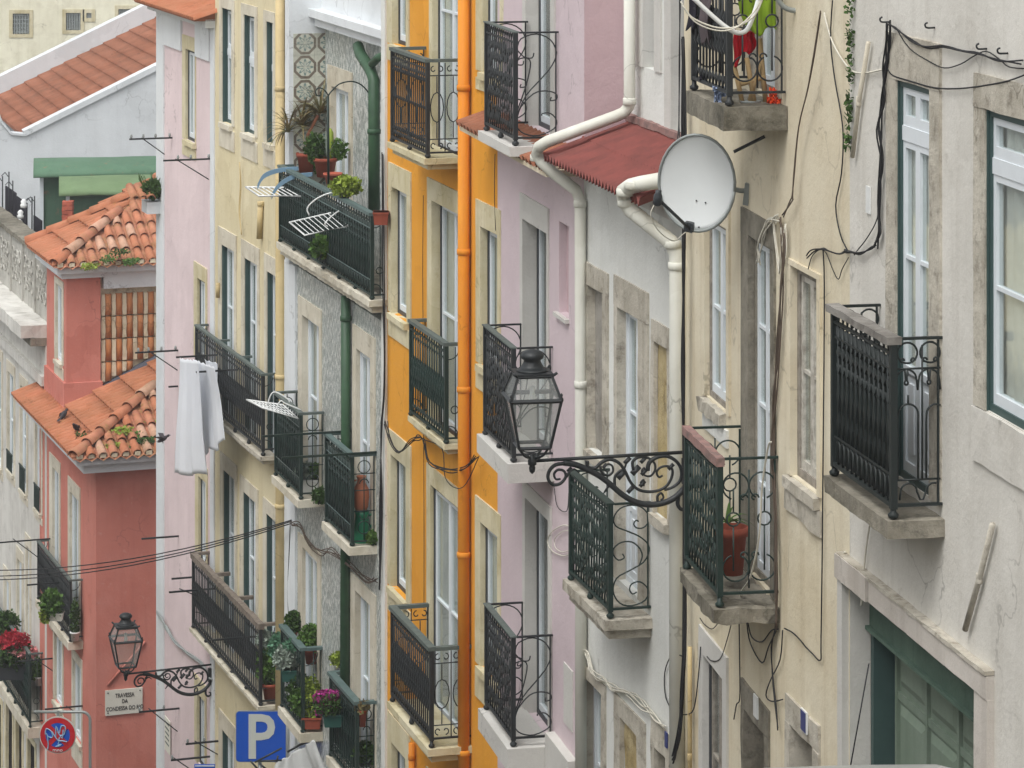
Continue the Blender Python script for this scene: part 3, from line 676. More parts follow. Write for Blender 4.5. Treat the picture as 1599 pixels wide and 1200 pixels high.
# ------------------------------------------------------------------ W: small white house
F=WB; rwb=building(F,'white_cottage','low grey-white house with a red corrugated roof and white pipes','house')
niche(F,rwb,919,943,442,699,out=(915,951,407,None),r=930)
win(F,rwb,966,999,477,905,out=(961,1014,428,None),r=977,smat='old_stone',rows=2,panel=.25)
niche(F,rwb,1023,1045,530,800,out=(1019,1048,497,None),r=1027,back='rubble')
win(F,rwb,912,941,1052,1330,out=(905,947,1027,None),r=927,smat='old_stone',rows=2)
niche(F,rwb,970,997,1118,1330,out=(961,1009,1080,None),r=975,back='rubble')
niche(F,rwb,1024,1042,1164,1330,out=(1019,1050,1118,None),r=.2)
sa,sb_=span(F,912,1068); eave=.37; ze=F.uv(960,297,eave)[1]
wall(F,rwb,sa,sb_,BOT-3,ze-.06,'grey_plaster',depth=.42,body=True)
link('eaves_moulding',MB().box(sa,sb_,-.10,-.002,ze-.16,ze-.062).mesh('eaves_moulding'),'grey_trim',rwb,F.m)
balcony(F,rwb,892,953,1016,785,953,966,998,iron='iron_green',rail='iron_green',slab='old_stone',style='leafy',pat=pat_W,pitch=.08,jit=.005,over=.06,railside=False,hr=(.035,.015),label='balcony with dark green scrollwork')
# upper storey set back behind the roof
up=.42
bx=F.sx(985,-up); U=[]
h0=len(F.holes)
win(F,rwb,1006,1024,-150,105,out=(992,1034,-190,None),d=-up,r=.1,fr='green_frame',smat='grey_trim',rows=2)
win(F,rwb,1050,1072,-150,206,out=(1040,1078,-190,None),d=-up,r=.1,fr='green_frame',smat='grey_trim',rows=2)
sau=sa; wall(F,rwb,sa,F.sx(1092,-up),ze-.3,F.uv(1000,-220,-up)[1],'grey_plaster',d=-up,name='upper_wall')
sheets=((eave,-.03,0),(.02,-up,.012))
rise=.27
def zroof(d): return ze+rise*(eave-d)/(eave+up)
for d0,d1,off in sheets:
    m=MB(); n=int((sb_-sa)/.10)*4; vs=[];fs=[]
    for i in range(n+1):
        s=sa+(sb_-sa+.04)*i/n; wv=.034*math.cos(i*math.pi/2)
        for d in (d0,d1):
            vs+=[(s,-d,zroof(d)+wv+off),(s,-d,zroof(d)+wv+off-.006)]
    for i in range(n):
        a=4*i;b=a+4; fs+=[(a,b,b+2,a+2),(a+1,a+3,b+3,b+1),(a,a+1,b+1,b)]
    m.add(vs,fs,False); link('corrugated_sheet',m.mesh('corrugated_sheet'),'red_sheet',rwb,F.m)
link('roof_flashing',MB().rough(sa,F.sx(1080,-up),up-.05,up-.001,zroof(-up)+.03,zroof(-up)+.09,.006,.1).mesh('roof_flashing'),'rust_rail',rwb,F.m)
pipe(F,rwb,[(907,1400,.06),(907,700,.06),(906,315,.06),(900,297,.08),(862,268,.30),(846,253,.38),(838,240,.42),(842,229,.42),(855,221,.38),(960,182,-.2),(974,176,-.28),(982,166,-.32),(983,150,-.32),(983,-200,-.32)],.052,'pvc',joints=((906,318,.06),(838,246,.41),(983,158,-.32),(907,600,.06)))
pipe(F,rwb,[(1057,1400,.06),(1057,420,.06),(1056,396,.06),(1048,378,.10),(985,328,.36),(975,312,.40),(974,298,.42),(984,291,.40),(1000,287,.34),(1040,280,.2)],.062,'pvc',joints=((1050,381,.09),(978,317,.39),(976,300,.42),(988,289,.39),(1057,415,.06)))
# ------------------------------------------------------------------ P: lilac house
F=PB; rp=building(F,'lilac_house','lilac rendered house between the orange house and the white pipe','house')
win(F,rp,823,862,-200,196,out=(818,868,-240,None),r=841,fr='dark_frame',smat='grey_trim',leaves=1,rows=1,cur='dark')  # here and in the two below, a sheet painted as room shade replaces the curtain
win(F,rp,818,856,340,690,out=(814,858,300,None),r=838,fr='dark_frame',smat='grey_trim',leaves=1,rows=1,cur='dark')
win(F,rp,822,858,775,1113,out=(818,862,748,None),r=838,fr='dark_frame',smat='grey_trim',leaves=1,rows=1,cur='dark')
niche(F,rp,873,888,345,487,r=885,back='mauve_plaster')
link('sill',MB().box(F.sx(870),F.sx(889),-.04,.1,F.uv(873,494)[1],F.uv(873,488)[1]).mesh('sill'),'grey_trim',rp,F.m)
sa,sb_=span(F,777,912); ztop=F.uv(850,-260)[1]
wall(F,rp,sa,sb_,BOT-4,ztop,'lilac_plaster')
link('return_wall',MB().box(sb_+.001,sb_+.012,.001,.9,F.uv(912,300)[1],ztop).mesh('return_wall'),'mauve_plaster',rp,F.m)
for a in ((758+2,805,872,49,217,228,243,748),(758,802,863,542,712,722,752,748),(760,801.6,863,993,1154,1166,1200,750)):
    balcony(F,rp,a[0],a[1],a[2],a[3],a[4],a[5],a[6],iron='iron_black',rail='rail_grey' if a[3]<900 else 'rail_grey',slab='grey_trim',style='leafy',pat=pat_P,pitch=.09,jit=.0008,tiers=False,railside=False,hr=(.03,.012),over=.07)
m=MB(); e1=.37; zE=F.uv(848,268,e1)[1]; s_l=F.sx(713,e1); s_r=sb_
k=int((s_r-s_l)/.17)
bm2=MB()
for i in range(k):
    s=s_l+(s_r-s_l)*(i+.5)/k; m.barrel((s,-e1+random.uniform(-.01,.01),zE),(s,.0,zE+.13),.062,.055,4)
link('roof_tiles',m.mesh('roof_tiles'),'tile_brown',rp,F.m)['kind']='stuff'
link('eaves_board',MB().box(s_l,s_r,-e1+.03,-.001,zE-.05,zE-.012).mesh('eaves_board'),'mortar',rp,F.m)
p=F.loc(886.5,1088,.012)
tag(link('meter_cover',MB().rough(-.17,.17,0,.02,-.27,.27,.001,.2).mesh('meter_cover'),'grey_trim',None,F.m@T(p)),'flat grey meter cover on the lilac wall beside the lowest balcony','meter cover')
mb=MB().rough(F.sx(866),F.sx(902),-.09,-.001,F.uv(880,1290)[1],F.uv(880,1160)[1],.001,.2)
link('service_box',mb.mesh('service_box'),'grey_trim',rp,F.m)
# ------------------------------------------------------------------ O: orange house
F=OB; ro=building(F,'orange_house','bright orange house with pale stone window surrounds and an orange downpipe','house')
k=dict(smat='yellow_stone',fr='dark_frame',leaves=1)
win(F,ro,614,636,-160,68,out=(606,640,-200,92),r=622,**k)
win(F,ro,613,637,290,488,out=(608,643,252,522),r=621,**k)
win(F,ro,612,636,708,915,out=(607,643,667,950),r=620,**k)
win(F,ro,613,635,1157,1380,out=(607,641,1108,None),r=621,**k)
k=dict(smat='yellow_stone',fr='dark_frame',leaves=2,rows=2)
win(F,ro,677,722,-200,232,out=(672,732,-240,None),r=684,**k)
win(F,ro,676,722,312,664,out=(669,734,276,None),r=687,**k)
win(F,ro,674,722,755,1110,out=(668,734,722,None),r=677,**k)
win(F,ro,671,700,1225,1400,out=(667,712,1196,None),r=677,**k)
k=dict(smat='yellow_stone',fr='dark_frame',leaves=1)
win(F,ro,756,783,-200,112,out=(745,790,-240,138),r=762,**k)
win(F,ro,752,779,352,568,out=(745,784,310,604),r=761,**k)
win(F,ro,752,779,814,1040,out=(744,784,772,1085),r=758,**k)
sa,sb_=span(F,605,777); wall(F,ro,sa,F.sx(790),BOT-5,F.uv(700,-300)[1],'orange_plaster')
bo1=balcony(F,ro,613,668,722,92,240,247,265,slab='yellow_stone',style='slim',pat=pat_O,pitch=.085,hr=(.035,.035),over=.05)
balcony(F,ro,642,697,723,535,686,693,710,iron='iron_green',slab='yellow_stone',style='mid',pat=pat_C,pitch=.095,hr=(.035,.035),over=.03)
balcony(F,ro,613,674,735,1010,1155,1168,1190,slab='yellow_stone',style='mid',pat=pat_O,pitch=.085,hr=(.04,.04),over=.05)
pipe(F,ro,[(724,-200,.075),(724,1400,.075)],.062,'pipe_orange',joints=((724,137,.075),(724,393,.075),(724,608,.075),(724,866,.075),(724,1175,.075)))
pipe(F,ro,[(643,1160,.05),(643,1400,.05)],.036,'pipe_orange',joints=((643,1182,.05),))
# ------------------------------------------------------------------ T: tiled house
F=TB; rt=building(F,'tiled_house','narrow house clad in patterned blue-grey tiles with green balconies','house')
k=dict(smat='stone',leaves=2,rows=2)
win(F,rt,473,500,490,745,out=(467,503,460,None),r=481,**k)
win(F,rt,558,580,543,832,out=(552,587,505,None),r=562,**k)
win(F,rt,474,497,853,1120,out=(467,502,830,None),r=477,**k)
win(F,rt,556,580,920,1190,out=(549,588,892,None),r=563,**k)
UPD=-.42
win(F,rt,519,546,133,330,out=(513,551,100,None),d=UPD,r=525,**k)
zt_=F.uv(520,452)[1]
sa,sb_=span(F,441,605)
wall(F,rt,sa,sb_,BOT-5,zt_,'azulejo')
link('corner_strip',MB().box(sa+.002,F.sx(464),-.03,-.001,BOT-5,zt_).mesh('corner_strip'),'white_wall',rt,F.m)
link('corner_strip',MB().box(F.sx(599),sb_,-.03,-.001,BOT-5,F.uv(600,-200)[1]).mesh('corner_strip'),'grey_plaster',rt,F.m)
zc=F.uv(547,52,UPD)[1]
sr=F.sx(508,UPD)
wall(F,rt,sr-.002,sb_,zt_+.001,zc,'azulejo',d=UPD,name='upper_wall')
link('parapet',MB().box(sr-.3,sb_,-UPD-.05,-UPD+5,zc+.22,F.uv(547,-300,UPD)[1]).mesh('parapet'),'white_wall',rt,F.m)
link('cornice',MB().box(sr-.06,sb_,-UPD-.22,-UPD+1,zc+.12,zc+.219).mesh('cornice'),'white_wall',rt,F.m)
link('cornice',MB().box(sr-.03,sb_,-UPD-.14,-UPD+1,zc+.001,zc+.119).mesh('cornice'),'white_wall',rt,F.m)
# return wall facing the viewer, its large tiles one by one
dz=F.pd(sr,459); z_hi=F.perp(sr,480,52)[2]
link('return_wall',MB().box(sr-.25,sr-.012,-dz-.06,-UPD,zt_,F.uv(547,-300,UPD)[1]).mesh('return_wall'),'white_wall',rt,F.m)
rows=int((z_hi-zt_)/.14); cols=max(3,int(((-UPD)+dz)/.14)); tme=MB().box(-.011,0,.0015,.1385,.0015,.1385).mesh('wall_tile'); tme.materials.append(M['azulejo_big'])
# ------- tiles share one mesh; pattern follows each tile's place
def place_tiles():
    base=MB
    for i in range(cols):
        for j in range(rows):
            y=-UPD-(i+1)*.14; z=z_hi-(j+1)*.14
            me=MB().box(sr-.011,sr,y+.0015,y+.1385,z+.0015,z+.1385).mesh('wall_tile')
            link('wall_tile',me,'azulejo_big',rt,F.m)
place_tiles()
T1=balcony(F,rt,438,581,604,332,462,468,489,iron='iron_green',rail='rail_teal',slab='stone',style='lyre',pat=pat_C,pitch=.12,screen='screen',hr=(.04,.035),jit=.006,label='long terrace balcony with drying racks and pots')
zs_=T1['zs']; link('terrace_floor',MB().box(sa,sb_,.001,-UPD,zs_-.1,zs_).mesh('terrace_floor'),'dark_stone',rt,F.m)
T2=balcony(F,rt,431,470,506,644,772,780,792,iron='iron_green',rail='rail_grey',slab='stone',style='lyre',pat=pat_T,pitch=.12,screen='screen',hr=(.035,.03),jit=.002,tiers=False)
T3=balcony(F,rt,510,550,587,709,847,853,866,iron='iron_green',rail='rail_teal',slab='stone',style='lyre',pat=pat_T,pitch=.12,screen='screen',hr=(.035,.03),jit=.002,tiers=False)
T4=balcony(F,rt,441,473,503,1011,1137,1144,1158,iron='iron_green',rail='rail_teal',slab='stone',style='slim',pat=pat_C,pitch=.1,hr=(.045,.04),jit=.002,tiers=False,label='green balcony crowded with plants')
T5=balcony(F,rt,517,558,587,1095,1226,1232,1246,iron='iron_green',rail='rail_teal',slab='stone',style='slim',pat=pat_T,pitch=.1,screen='screen',hr=(.045,.04),tiers=False)
pipe(F,rt,[(559,72,-.30),(563,85,-.28),(578,108,-.22),(584,125,-.22),(584,340,-.22)],.07,'green_pipe',joints=((572,98,-.25),(584,205,-.22)))
pipe(F,rt,[(604,86,-.24),(590,90,-.24),(581,100,-.22)],.05,'green_pipe')
pipe(F,rt,[(540,462,.07),(540,700,.07),(537,1400,.07)],.06,'green_pipe',joints=((540,497,.07),))
# ------------------------------------------------------------------ C: pale yellow house
F=CB; rc=building(F,'pale_yellow_house','pale yellow house with three green-framed windows per floor','house')
k=dict(fr='green_frame',rev='green_frame',smat='stone',leaves=2)
for xl,xr,yt,yb,o in ((348,363,11,190,(344,367,-6,227)),(382,399,21,206,(378,403,4,243)),(417,428,32,222,(413,431,15,258))):
    win(F,rc,xl,xr,yt,yb,r=xl+5.5,out=o,transom=.38,cur='lace',curfrom=.62,**k)
for xl,xr,yt,yb,o in ((347,367,380,662,(342,370,352,None)),(383,403,401,690,(378,406,372,None)),(418,433,422,712,(414,436,394,None))):
    win(F,rc,xl,xr,yt,yb,r=xl+5.5,out=o,rows=3,**k)
for xl,xr,yt,yb,o in ((350,368,732,1020,(345,371,704,None)),(381,401,766,1060,(376,404,740,None)),(417,434,800,1090,(412,436,775,None))):
    win(F,rc,xl,xr,yt,yb,r=xl+5.5,out=o,rows=3,**k)
win(F,rc,348,367,1137,1400,r=353.5,out=(343,370,1105,None),**k)
sa,sb_=span(F,336,441); wall(F,rc,sa,sb_-.002,BOT-6,F.uv(400,-300)[1],'pale_yellow')
C2=balcony(F,rc,307,411,431,583,703,712,725,iron='iron_black',rail='rail_grey',slab='old_stone',style='mid',pat=pat_C,pitch=.1,hr=(.03,.03),jit=.004)
C3=balcony(F,rc,302,407,435,973,1096,1102,1113,iron='iron_black',rail='rail_wood',slab='stone',style='mid',pat=pat_C,pitch=.1,hr=(.04,.04),jit=.004,roughrail=.006,label='long black balcony with a bleached timber rail')
for i,(x,y) in enumerate(((341,906),(376,937),)):   # timber cross arms from the rail back to the wall
    s=F.sx(x-8,C3['d']); link('cross_arm',MB().box(s-.03,s+.03,-C3['d'],-.001,C3['zr']-.045,C3['zr']).mesh('cross_arm'),'rail_wood',C3['o'],F.m)
for i in (1,2):
    s=C2['s0']+(C2['s1']-C2['s0'])*i/3; link('divider',MB().box(s-.02,s+.02,-C2['d'],-.001,C2['zr']-.03,C2['zr']-.001).mesh('divider'),'rail_grey',C2['o'],F.m)
pipe(F,rc,[(438,-200,.07),(438,1400,.07)],.068,'cream_pipe',joints=((438,138,.07),(438,588,.07),(438,790,.07)))
pipe(F,rc,[(407,318,.04),(405,372,.04)],.04,'cream_pipe',joints=((407,318,.04),),name='vent_pipe')
pipe(F,rc,[(341,442,.04),(340,464,.04)],.03,'cream_pipe',name='vent_pipe')
# ------------------------------------------------------------------ K: pale pink house
F=KB; rk=building(F,'pale_pink_house','narrow pale pink house with white corner strips','house')
k=dict(smat='yellow_stone',r=.025,fr='dark_frame',leaves=2)
win(F,rk,291,306,75,217,out=(286,306.5,53,240),**k)
win(F,rk,309,322,432,560,out=(304,324,407,None),**k)
win(F,rk,311,323,742,880,out=(306,325,715,None),**k)
win(F,rk,309,321,1080,1190,out=(305,323,1050,None),**k)
sa,sb_=span(F,246,336); ztk=F.uv(300,32)[1]
wall(F,rk,sa,sb_-.002,BOT-7,ztk,'pale_pink',depth=6)
link('corner_strip',MB().box(sa-.012,F.sx(257),-.02,-.001,BOT-7,ztk).mesh('corner_strip'),'white_wall',rk,F.m)
link('corner_strip',MB().box(F.sx(330),sb_-.004,-.02,-.001,BOT-7,ztk).mesh('corner_strip'),'white_wall',rk,F.m)
link('frieze',MB().box(F.sx(258),F.sx(285),-.03,-.0,F.uv(300,85)[1],ztk).mesh('frieze'),'white_wall',rk,F.m)
link('frieze',MB().box(F.sx(307),F.sx(329),-.03,-.0,F.uv(300,85)[1],ztk).mesh('frieze'),'white_wall',rk,F.m)
link('cornice',MB().box(sa-.1,sb_,-.14,.3,ztk+.001,ztk+.12).mesh('cornice'),'white_wall',rk,F.m)
m=MB(); n=int((sb_-sa+.5)/.13)
for i in range(n):
    s=sa-.25+(sb_-sa+.4)*(i+.5)/n; m.barrel((s,-.34,ztk+.13),(s,2.6,ztk+1.0),.055,.055,4)
link('roof_tiles',m.mesh('roof_tiles'),'tile',rk,F.m)['kind']='stuff'
link('roof_deck',MB().add([(sa-.28,-.3,ztk+.125),(sb_,-.3,ztk+.125),(sb_,2.6,ztk+.99),(sa-.28,2.6,ztk+.99),(sa-.28,-.3,ztk+.1),(sb_,-.3,ztk+.1),(sb_,2.6,ztk+.1),(sa-.28,2.6,ztk+.1)],[(0,1,2,3),(4,7,6,5),(0,4,5,1),(1,5,6,2),(2,6,7,3),(3,7,4,0)]).mesh('roof_deck'),'tile_brown',rk,F.m)
# little tiled ledge with a bush on the near flank
sL=sa+.25
BUSHX=238
yA=F.perp(sL,203,320)[1]; yB=-.02; zl=F.perp(sL,205,312)[2]
nb=int((yB-yA)/.12)
for j in range(nb):
    y=yA+.06+j*.12; link('ledge_tile',MB().barrel((sL+.14,y,zl+.02),(sL-.35,y,zl+.16),.07,.062,5).mesh('ledge_tile'),'tile_moss',rk,F.m)
link('ledge',MB().box(sL-.35,sL+.06,yA+.25,yB,zl-.22,zl-.04).mesh('ledge'),'white_wall',rk,F.m)
# ------------------------------------------------------------------ S: salmon house across the lane
F=SB; rs=building(F,'salmon_house','salmon house across the lane with mossy tiled roofs','house')
k=dict(smat='stone',r=.03,fr='white_frame',leaves=2,cur='curtain')
win(F,rs,83,93,728,985,out=(78,95,705,None),**k)
win(F,rs,110,124,766,992,out=(107,126,742,None),**k)
win(F,rs,86,98,986,1092,out=(84,100,975,1110),**k)
win(F,rs,115,128,1027,1146,out=(113,129,1010,1180),**k)
eo=.5; sfar=F.sx(62); zE=F.zz(718,eo,eo); TAN=math.tan(R(24))
zw=zE-.30
wall(F,rs,sfar,0,BOT-8,zw,'salmon',depth=6)
for k_,(a,b,o) in enumerate(((.42,-.13,.0),(.27,-.30,-.13))):
    link('eaves_moulding',MB().box(sfar,a,-a,6,zE+b-.0,zE-.03 if k_==0 else zE-.131).mesh('eaves_moulding'),'white_wall',rs,F.m)
def hiproof(root,F,x1,y0,xf,zE,rowsf,colr,lenr,courses,clen,ridge_n,matl,mats2,yext,w=.2):
    """hip corner at (x1,y0): left slope rises along +y from y0, near slope rises along -x from x1 (viewer side)"""
    # left slope courses (ribs run up the slope, along +y)
    n=int((x1-xf)/w)
    for c in range(courses):
        m=MB(); y_a=y0+c*clen; y_b=y_a+clen+.04
        for i in range(n):
            x=xf+(x1-xf)*(i+.5)/n; lim=y0+(x1-x)
            if y_a>lim: continue
            yb2=min(y_b,lim)
            if yb2-y_a<.03: continue
            m.barrel((x,y_a-.02,zE+(y_a-y0)*TAN+.035),(x,yb2,zE+(yb2-y0)*TAN+.0),.085,.072,5)
        xb=x1-max(0,(y_a-y0)); xb2=x1-max(0,(y_b-y0))
        m.add([(xf,y_a,zE+(y_a-y0)*TAN),(xb,y_a,zE+(y_a-y0)*TAN),(max(xf,xb2),y_b,zE+(y_b-y0)*TAN),(xf,y_b,zE+(y_b-y0)*TAN)],[(0,1,2,3)])
        link('tile_course',m.mesh('tile_course'),matl,root,F.m)
    # near slope: single barrel tiles
    for i in range(colr):
        y=y0+.12+i*w
        for j in range(rowsf):
            xa=x1-j*lenr; xb=xa-lenr-.05; lim=x1-(y-y0)
            if xb<lim-.15: break
            link('roof_tile',MB().barrel((xa+random.uniform(-.02,.02),y,zE+(x1-xa)*TAN+.03),(xb,y+random.uniform(-.01,.01),zE+(x1-xb)*TAN-.005),.082,.07,6).mesh('roof_tile'),random.choice(mats2),root,F.m)
    m=MB(); L=yext
    m.add([(x1,y0,zE-.01),(x1,y0+L,zE-.01),(x1-L,y0+L,zE+L*TAN-.01)],[(0,1,2)])
    for i in range(colr):
        y=y0+.02+i*w; m.add([(x1+.03,y,zE+.015),(x1+.03,y+.2,zE+.015),(x1+.03,y+.1,zE-.045),(x1-.3,y,zE+.14),(x1-.3,y+.2,zE+.14),(x1-.3,y+.1,zE+.09)],[(0,2,5,3),(2,1,4,5)])
    link('roof_deck',m.mesh('roof_deck'),'tile_moss',root,F.m)
    m=MB()
    for i in range(colr): m.rough(x1-.03,x1+.005,y0+.12+i*w-.05,y0+.12+i*w+.05,zE-.0,zE+.07,.006,.05)
    link('eaves_mortar',m.mesh('eaves_mortar'),'mortar',root,F.m)['kind']='stuff'
    for r_ in range(ridge_n):
        t0=r_*.42; t1=t0+.46; k=.7071
        link('ridge_tile',MB().barrel((x1-t0*k-.0,y0+t0*k,zE+t0*k*TAN+.06),(x1-t1*k,y0+t1*k,zE+t1*k*TAN+.035),.115,.095,7).mesh('ridge_tile'),random.choice(mats2),root,F.m)
hiproof(rs,F,eo,-eo,sfar-.05,zE,8,12,.36,5,.5,6,'tile',['tile','tile_moss','tile_moss','tile_pale'],3.4)
# attic block standing in the left slope
b0=F.sx(103.5); b1=F.sx(73); zA0=F.zz(645,b0); zA1=F.zz(432,b0)
za=F.perp(b0,157,600)[1]
F.holes=[h for h in F.holes]; keep=list(F.holes)
hs0,hz1=F.uv(87,441); hs1=F.sx(98); hz0=F.zz(566,hs0)
aw=dict(smat='stone',r=.03,fr='white_frame',leaves=1)
F.holes=[]; win(F,rs,88,97.5,441,560,out=(86,100,430,585),**aw)
wall(F,rs,b1,b0,zE-.1,zA1,'salmon',depth=za-.0,name='attic_wall')
F.holes=keep
link('plinth',MB().box(b1,b0+.05,-.05,za+.03,zE,F.zz(598,b0)).mesh('plinth'),'salmon',rs,F.m)
yR=F.perp(b0,262,500)[1]
link('clad_wall',MB().box(b1,b0-.12,za+.001,yR,zE,zA1).mesh('clad_wall'),'mortar',rs,F.m)
# hanging tiles one by one on the clad wall
c0=za+.06; tw=.195; th_=.41; zt0=F.perp(b0,200,458)[2]
nc=int((yR-c0)/tw)+1
for i in range(nc):
    for j in range(5):
        y=c0+i*tw; zt=zt0-j*th_; zb3=zt-th_+.02
        roofz=zE+(y+eo)*TAN+.16
        if zt<roofz+.1: continue
        zb3=max(zb3,roofz)
        m=MB().barrel((b0-.105,y+.1,zb3),(b0-.112,y+.1,zt),.068,.062,5,up=Vector((1,0,0)))
        link('clad_tile',m.mesh('clad_tile'),'tile_clad',rs,F.m)
        link('mortar_strip',MB().rough(b0-.12,b0-.05,y-.034,y+.036,zb3,zt-.01,.008,.1).mesh('mortar_strip'),'mortar',rs,F.m)
link('flashing',MB().add([(b0+.03,-.1,zE+.4*TAN+.03),(b0+.1,-.1,zE+.4*TAN),(b0+.1,yR,zE+(yR+eo)*TAN+.03),(b0+.03,yR,zE+(yR+eo)*TAN+.17),(b0-.1,yR,zE+(yR+eo)*TAN+.17),(b0-.1,-.1,zE+.4*TAN+.05)],[(0,1,2,3),(0,3,4,5)]).mesh('flashing'),'lead',rs,F.m)
# upper roof
e2=.28; zU=F.zz(418,b0+e2,e2)
link('eaves_moulding',MB().box(b1-.1,b0+.2,-.2,6,zU-.14,zU-.03).mesh('eaves_moulding'),'white_wall',rs,F.m)
link('eaves_moulding',MB().box(b1-.1,b0+.1,-.1,za+.05,zU-.24,zU-.141).mesh('eaves_moulding'),'white_wall',rs,F.m)
link('eaves_moulding',MB().box(b1-.1,b0+.06,za+.051,6,zU-.46,zU-.141).mesh('eaves_moulding'),'white_wall',rs,F.m)
TAN=math.tan(R(26))
hiproof(rs,F,b0+e2,-e2,b1-.55,zU,7,12,.36,5,.46,5,'tile',['tile','tile_moss','tile_moss','tile_pale'],2.9,w=.21)
for r_ in range(6):
    t0=r_*.42;t1=t0+.46
    x=b1-.5; link('ridge_tile',MB().barrel((x+t0*.35,-e2+t0*.9,zU+t0*.9*TAN+.09),(x+t1*.35,-e2+t1*.9,zU+t1*.9*TAN+.07),.12,.1,7).mesh('ridge_tile'),'tile',rs,F.m)
bs=balcony(F,rs,60,110,129,905,996,1002,1014,iron='iron_black',slab='stone',style='mid',pat=pat_C,pitch=.12,hr=(.03,.03),tiers=False,screen='screen_black')
# moss and weeds on the salmon roofs
def weeds(F,x,y,d,label,n=60,rad=(.14,.14,.09),mat='leaf',size=.07,sv=None,seed=1,s=None):
    rr=random.Random(seed); p=Vector(F.perp(s,x,y)) if s is not None else Vector(F.loc(x,y,d))
    m=MB(); leaves(m,(0,0,0),rad,n*4,size*.7,rng=rr)
    return tag(link('weed_tuft',m.mesh('weed_tuft'),mat,None,F.m@T(p)),label,'weeds')
wl=[(148,690,'weed tuft highest up the lower salmon roof, beside the hip tiles',40,-.2),(160,700,'broad weed tuft left of the hip tiles on the lower salmon roof',60,.1),(178,697,'weeds along the eaves tiles right of the pigeons',70,.2),(205,700,'weed clump between eaves tiles in the middle of the lower roof',50,.2),(228,688,'weeds by the pink wall on the lower salmon roof',50,.2),(142,416,'weeds over the left eaves tiles of the upper salmon roof',45,-2.2),(205,408,'weeds on the eaves tiles near the right of the upper roof',35,-2.2),(130,680,'small weeds growing between tile courses left of the hip',30,-.4),(236,660,'tuft growing under the hip tiles against the pink wall',30,-.4)]
wl+=[(170,405,'moss cushion left of centre on the upper eaves tiles',30,-2.2),(186,395,'moss in the second row of upper roof tiles',30,-2.3),(192,672,'trailing grass between the middle barrel tiles of the lower roof',40,0),(215,680,'grass strip between barrel tiles near the pink wall',40,0),(165,712,'low weeds just above the eaves left of centre on the lower roof',40,.3)]
for i,(x,y,l,n,s) in enumerate(wl): weeds(F,x,y,.3,l,n=n,s=s,mat=('leaf','moss','leaf_lime')[i%3],seed=i,rad=(.12,.18,.06))
# pigeons
def bird(F,p,rz,label,wings=False):
    m=MB(); prof=[(.004,-.15),(.03,-.12),(.055,-.03),(.06,.03),(.045,.09),(.026,.12),(.032,.15),(.026,.18),(.004,.195)]
    mm=MB(); mm.lathe(prof,(0,0,0),10)
    Rm=Matrix.Rotation(R(58),3,'Y')
    m.add([tuple(Rm@Vector(v)) for v in mm.v],mm.f,True)
    m.v=[(v[0],v[1],v[2]+.10) for v in m.v]
    m.tube([(.16,0,.20),(.20,0,.19)],.008,5,rs=[.01,.003])
    m.add([(-.12,-.03,.05),(-.12,.03,.05),(-.24,.035,-.0),(-.24,-.035,-.0)],[(0,1,2,3)])
    for s in (-1,1): m.tube([(0,s*.025,.05),(.01,s*.025,0)],.005,4)
    if wings:
        for s in (-1,1): m.add([(.05,s*.03,.12),(-.06,s*.03,.10),(-.16,s*.26,.2),(-.02,s*.2,.2)],[(0,1,2,3)])
    else:
        for s in (-1,1): m.add([(.06,s*.052,.15),(0,s*.066,.10),(-.17,s*.03,.04),(-.06,s*.055,.14)],[(0,1,2,3)])
    sc2=.62 if wings else .82; m.v=[(v[0]*sc2,v[1]*sc2,v[2]*sc2) for v in m.v]
    o=link('pigeon' if not wings else 'swift',m.mesh('pigeon'),'pigeon',None,F.m@T(p)@Matrix.Rotation(rz,4,'Z')); return tag(o,label,'bird')
for x,y,l,rz in ((99,688,'dark pigeon standing on the salmon roof, the upper one',2.4),(119,706,'dark pigeon hunched at the corner eaves of the salmon roof',-.6)):
    s=-.0; d=.2; s=F.sx(x,d); zz=zE+( -d+eo)*math.tan(R(24))+.08
    bird(F,(s,-d,zz),rz,l)
b_=bird(KB,KB.loc(254,692,.25),1.2,'dark bird flying past the edge of the pale pink wall',True)
# street name plate on the lane wall
p0=F.perp(0,164,1078); p1=F.perp(0,222,1116)
yy0,yy1=p0[1],p1[1]; z1_=p0[2]; z0_=F.perp(0,164,1117)[2]
sgn=MB().rough(0,.03,0,yy1-yy0,0,z1_-z0_,.0008,.15)
sg=tag(link('street_name_plate',sgn.mesh('street_name_plate'),'plate',None,F.m@T((.002,yy0,z0_))),'white marble street name plate reading TRAVESSA DA CONDESSA DO RIO','sign')
def text(txt,size,mat,parent,world,align='CENTER',ext=.002,sx=1,name='lettering',off=0):
    cu=bpy.data.curves.new('t','FONT'); cu.body=txt; cu.size=size; cu.align_x=align; cu.align_y='CENTER'; cu.extrude=ext; cu.offset=off; cu.resolution_u=3
    o=bpy.data.objects.new('tmp',cu); me=bpy.data.meshes.new_from_object(o); bpy.data.objects.remove(o)
    for v in me.vertices: v.co.x*=sx
    return link(name,me,mat,parent,world)
Wd=yy1-yy0; Hd=z1_-z0_
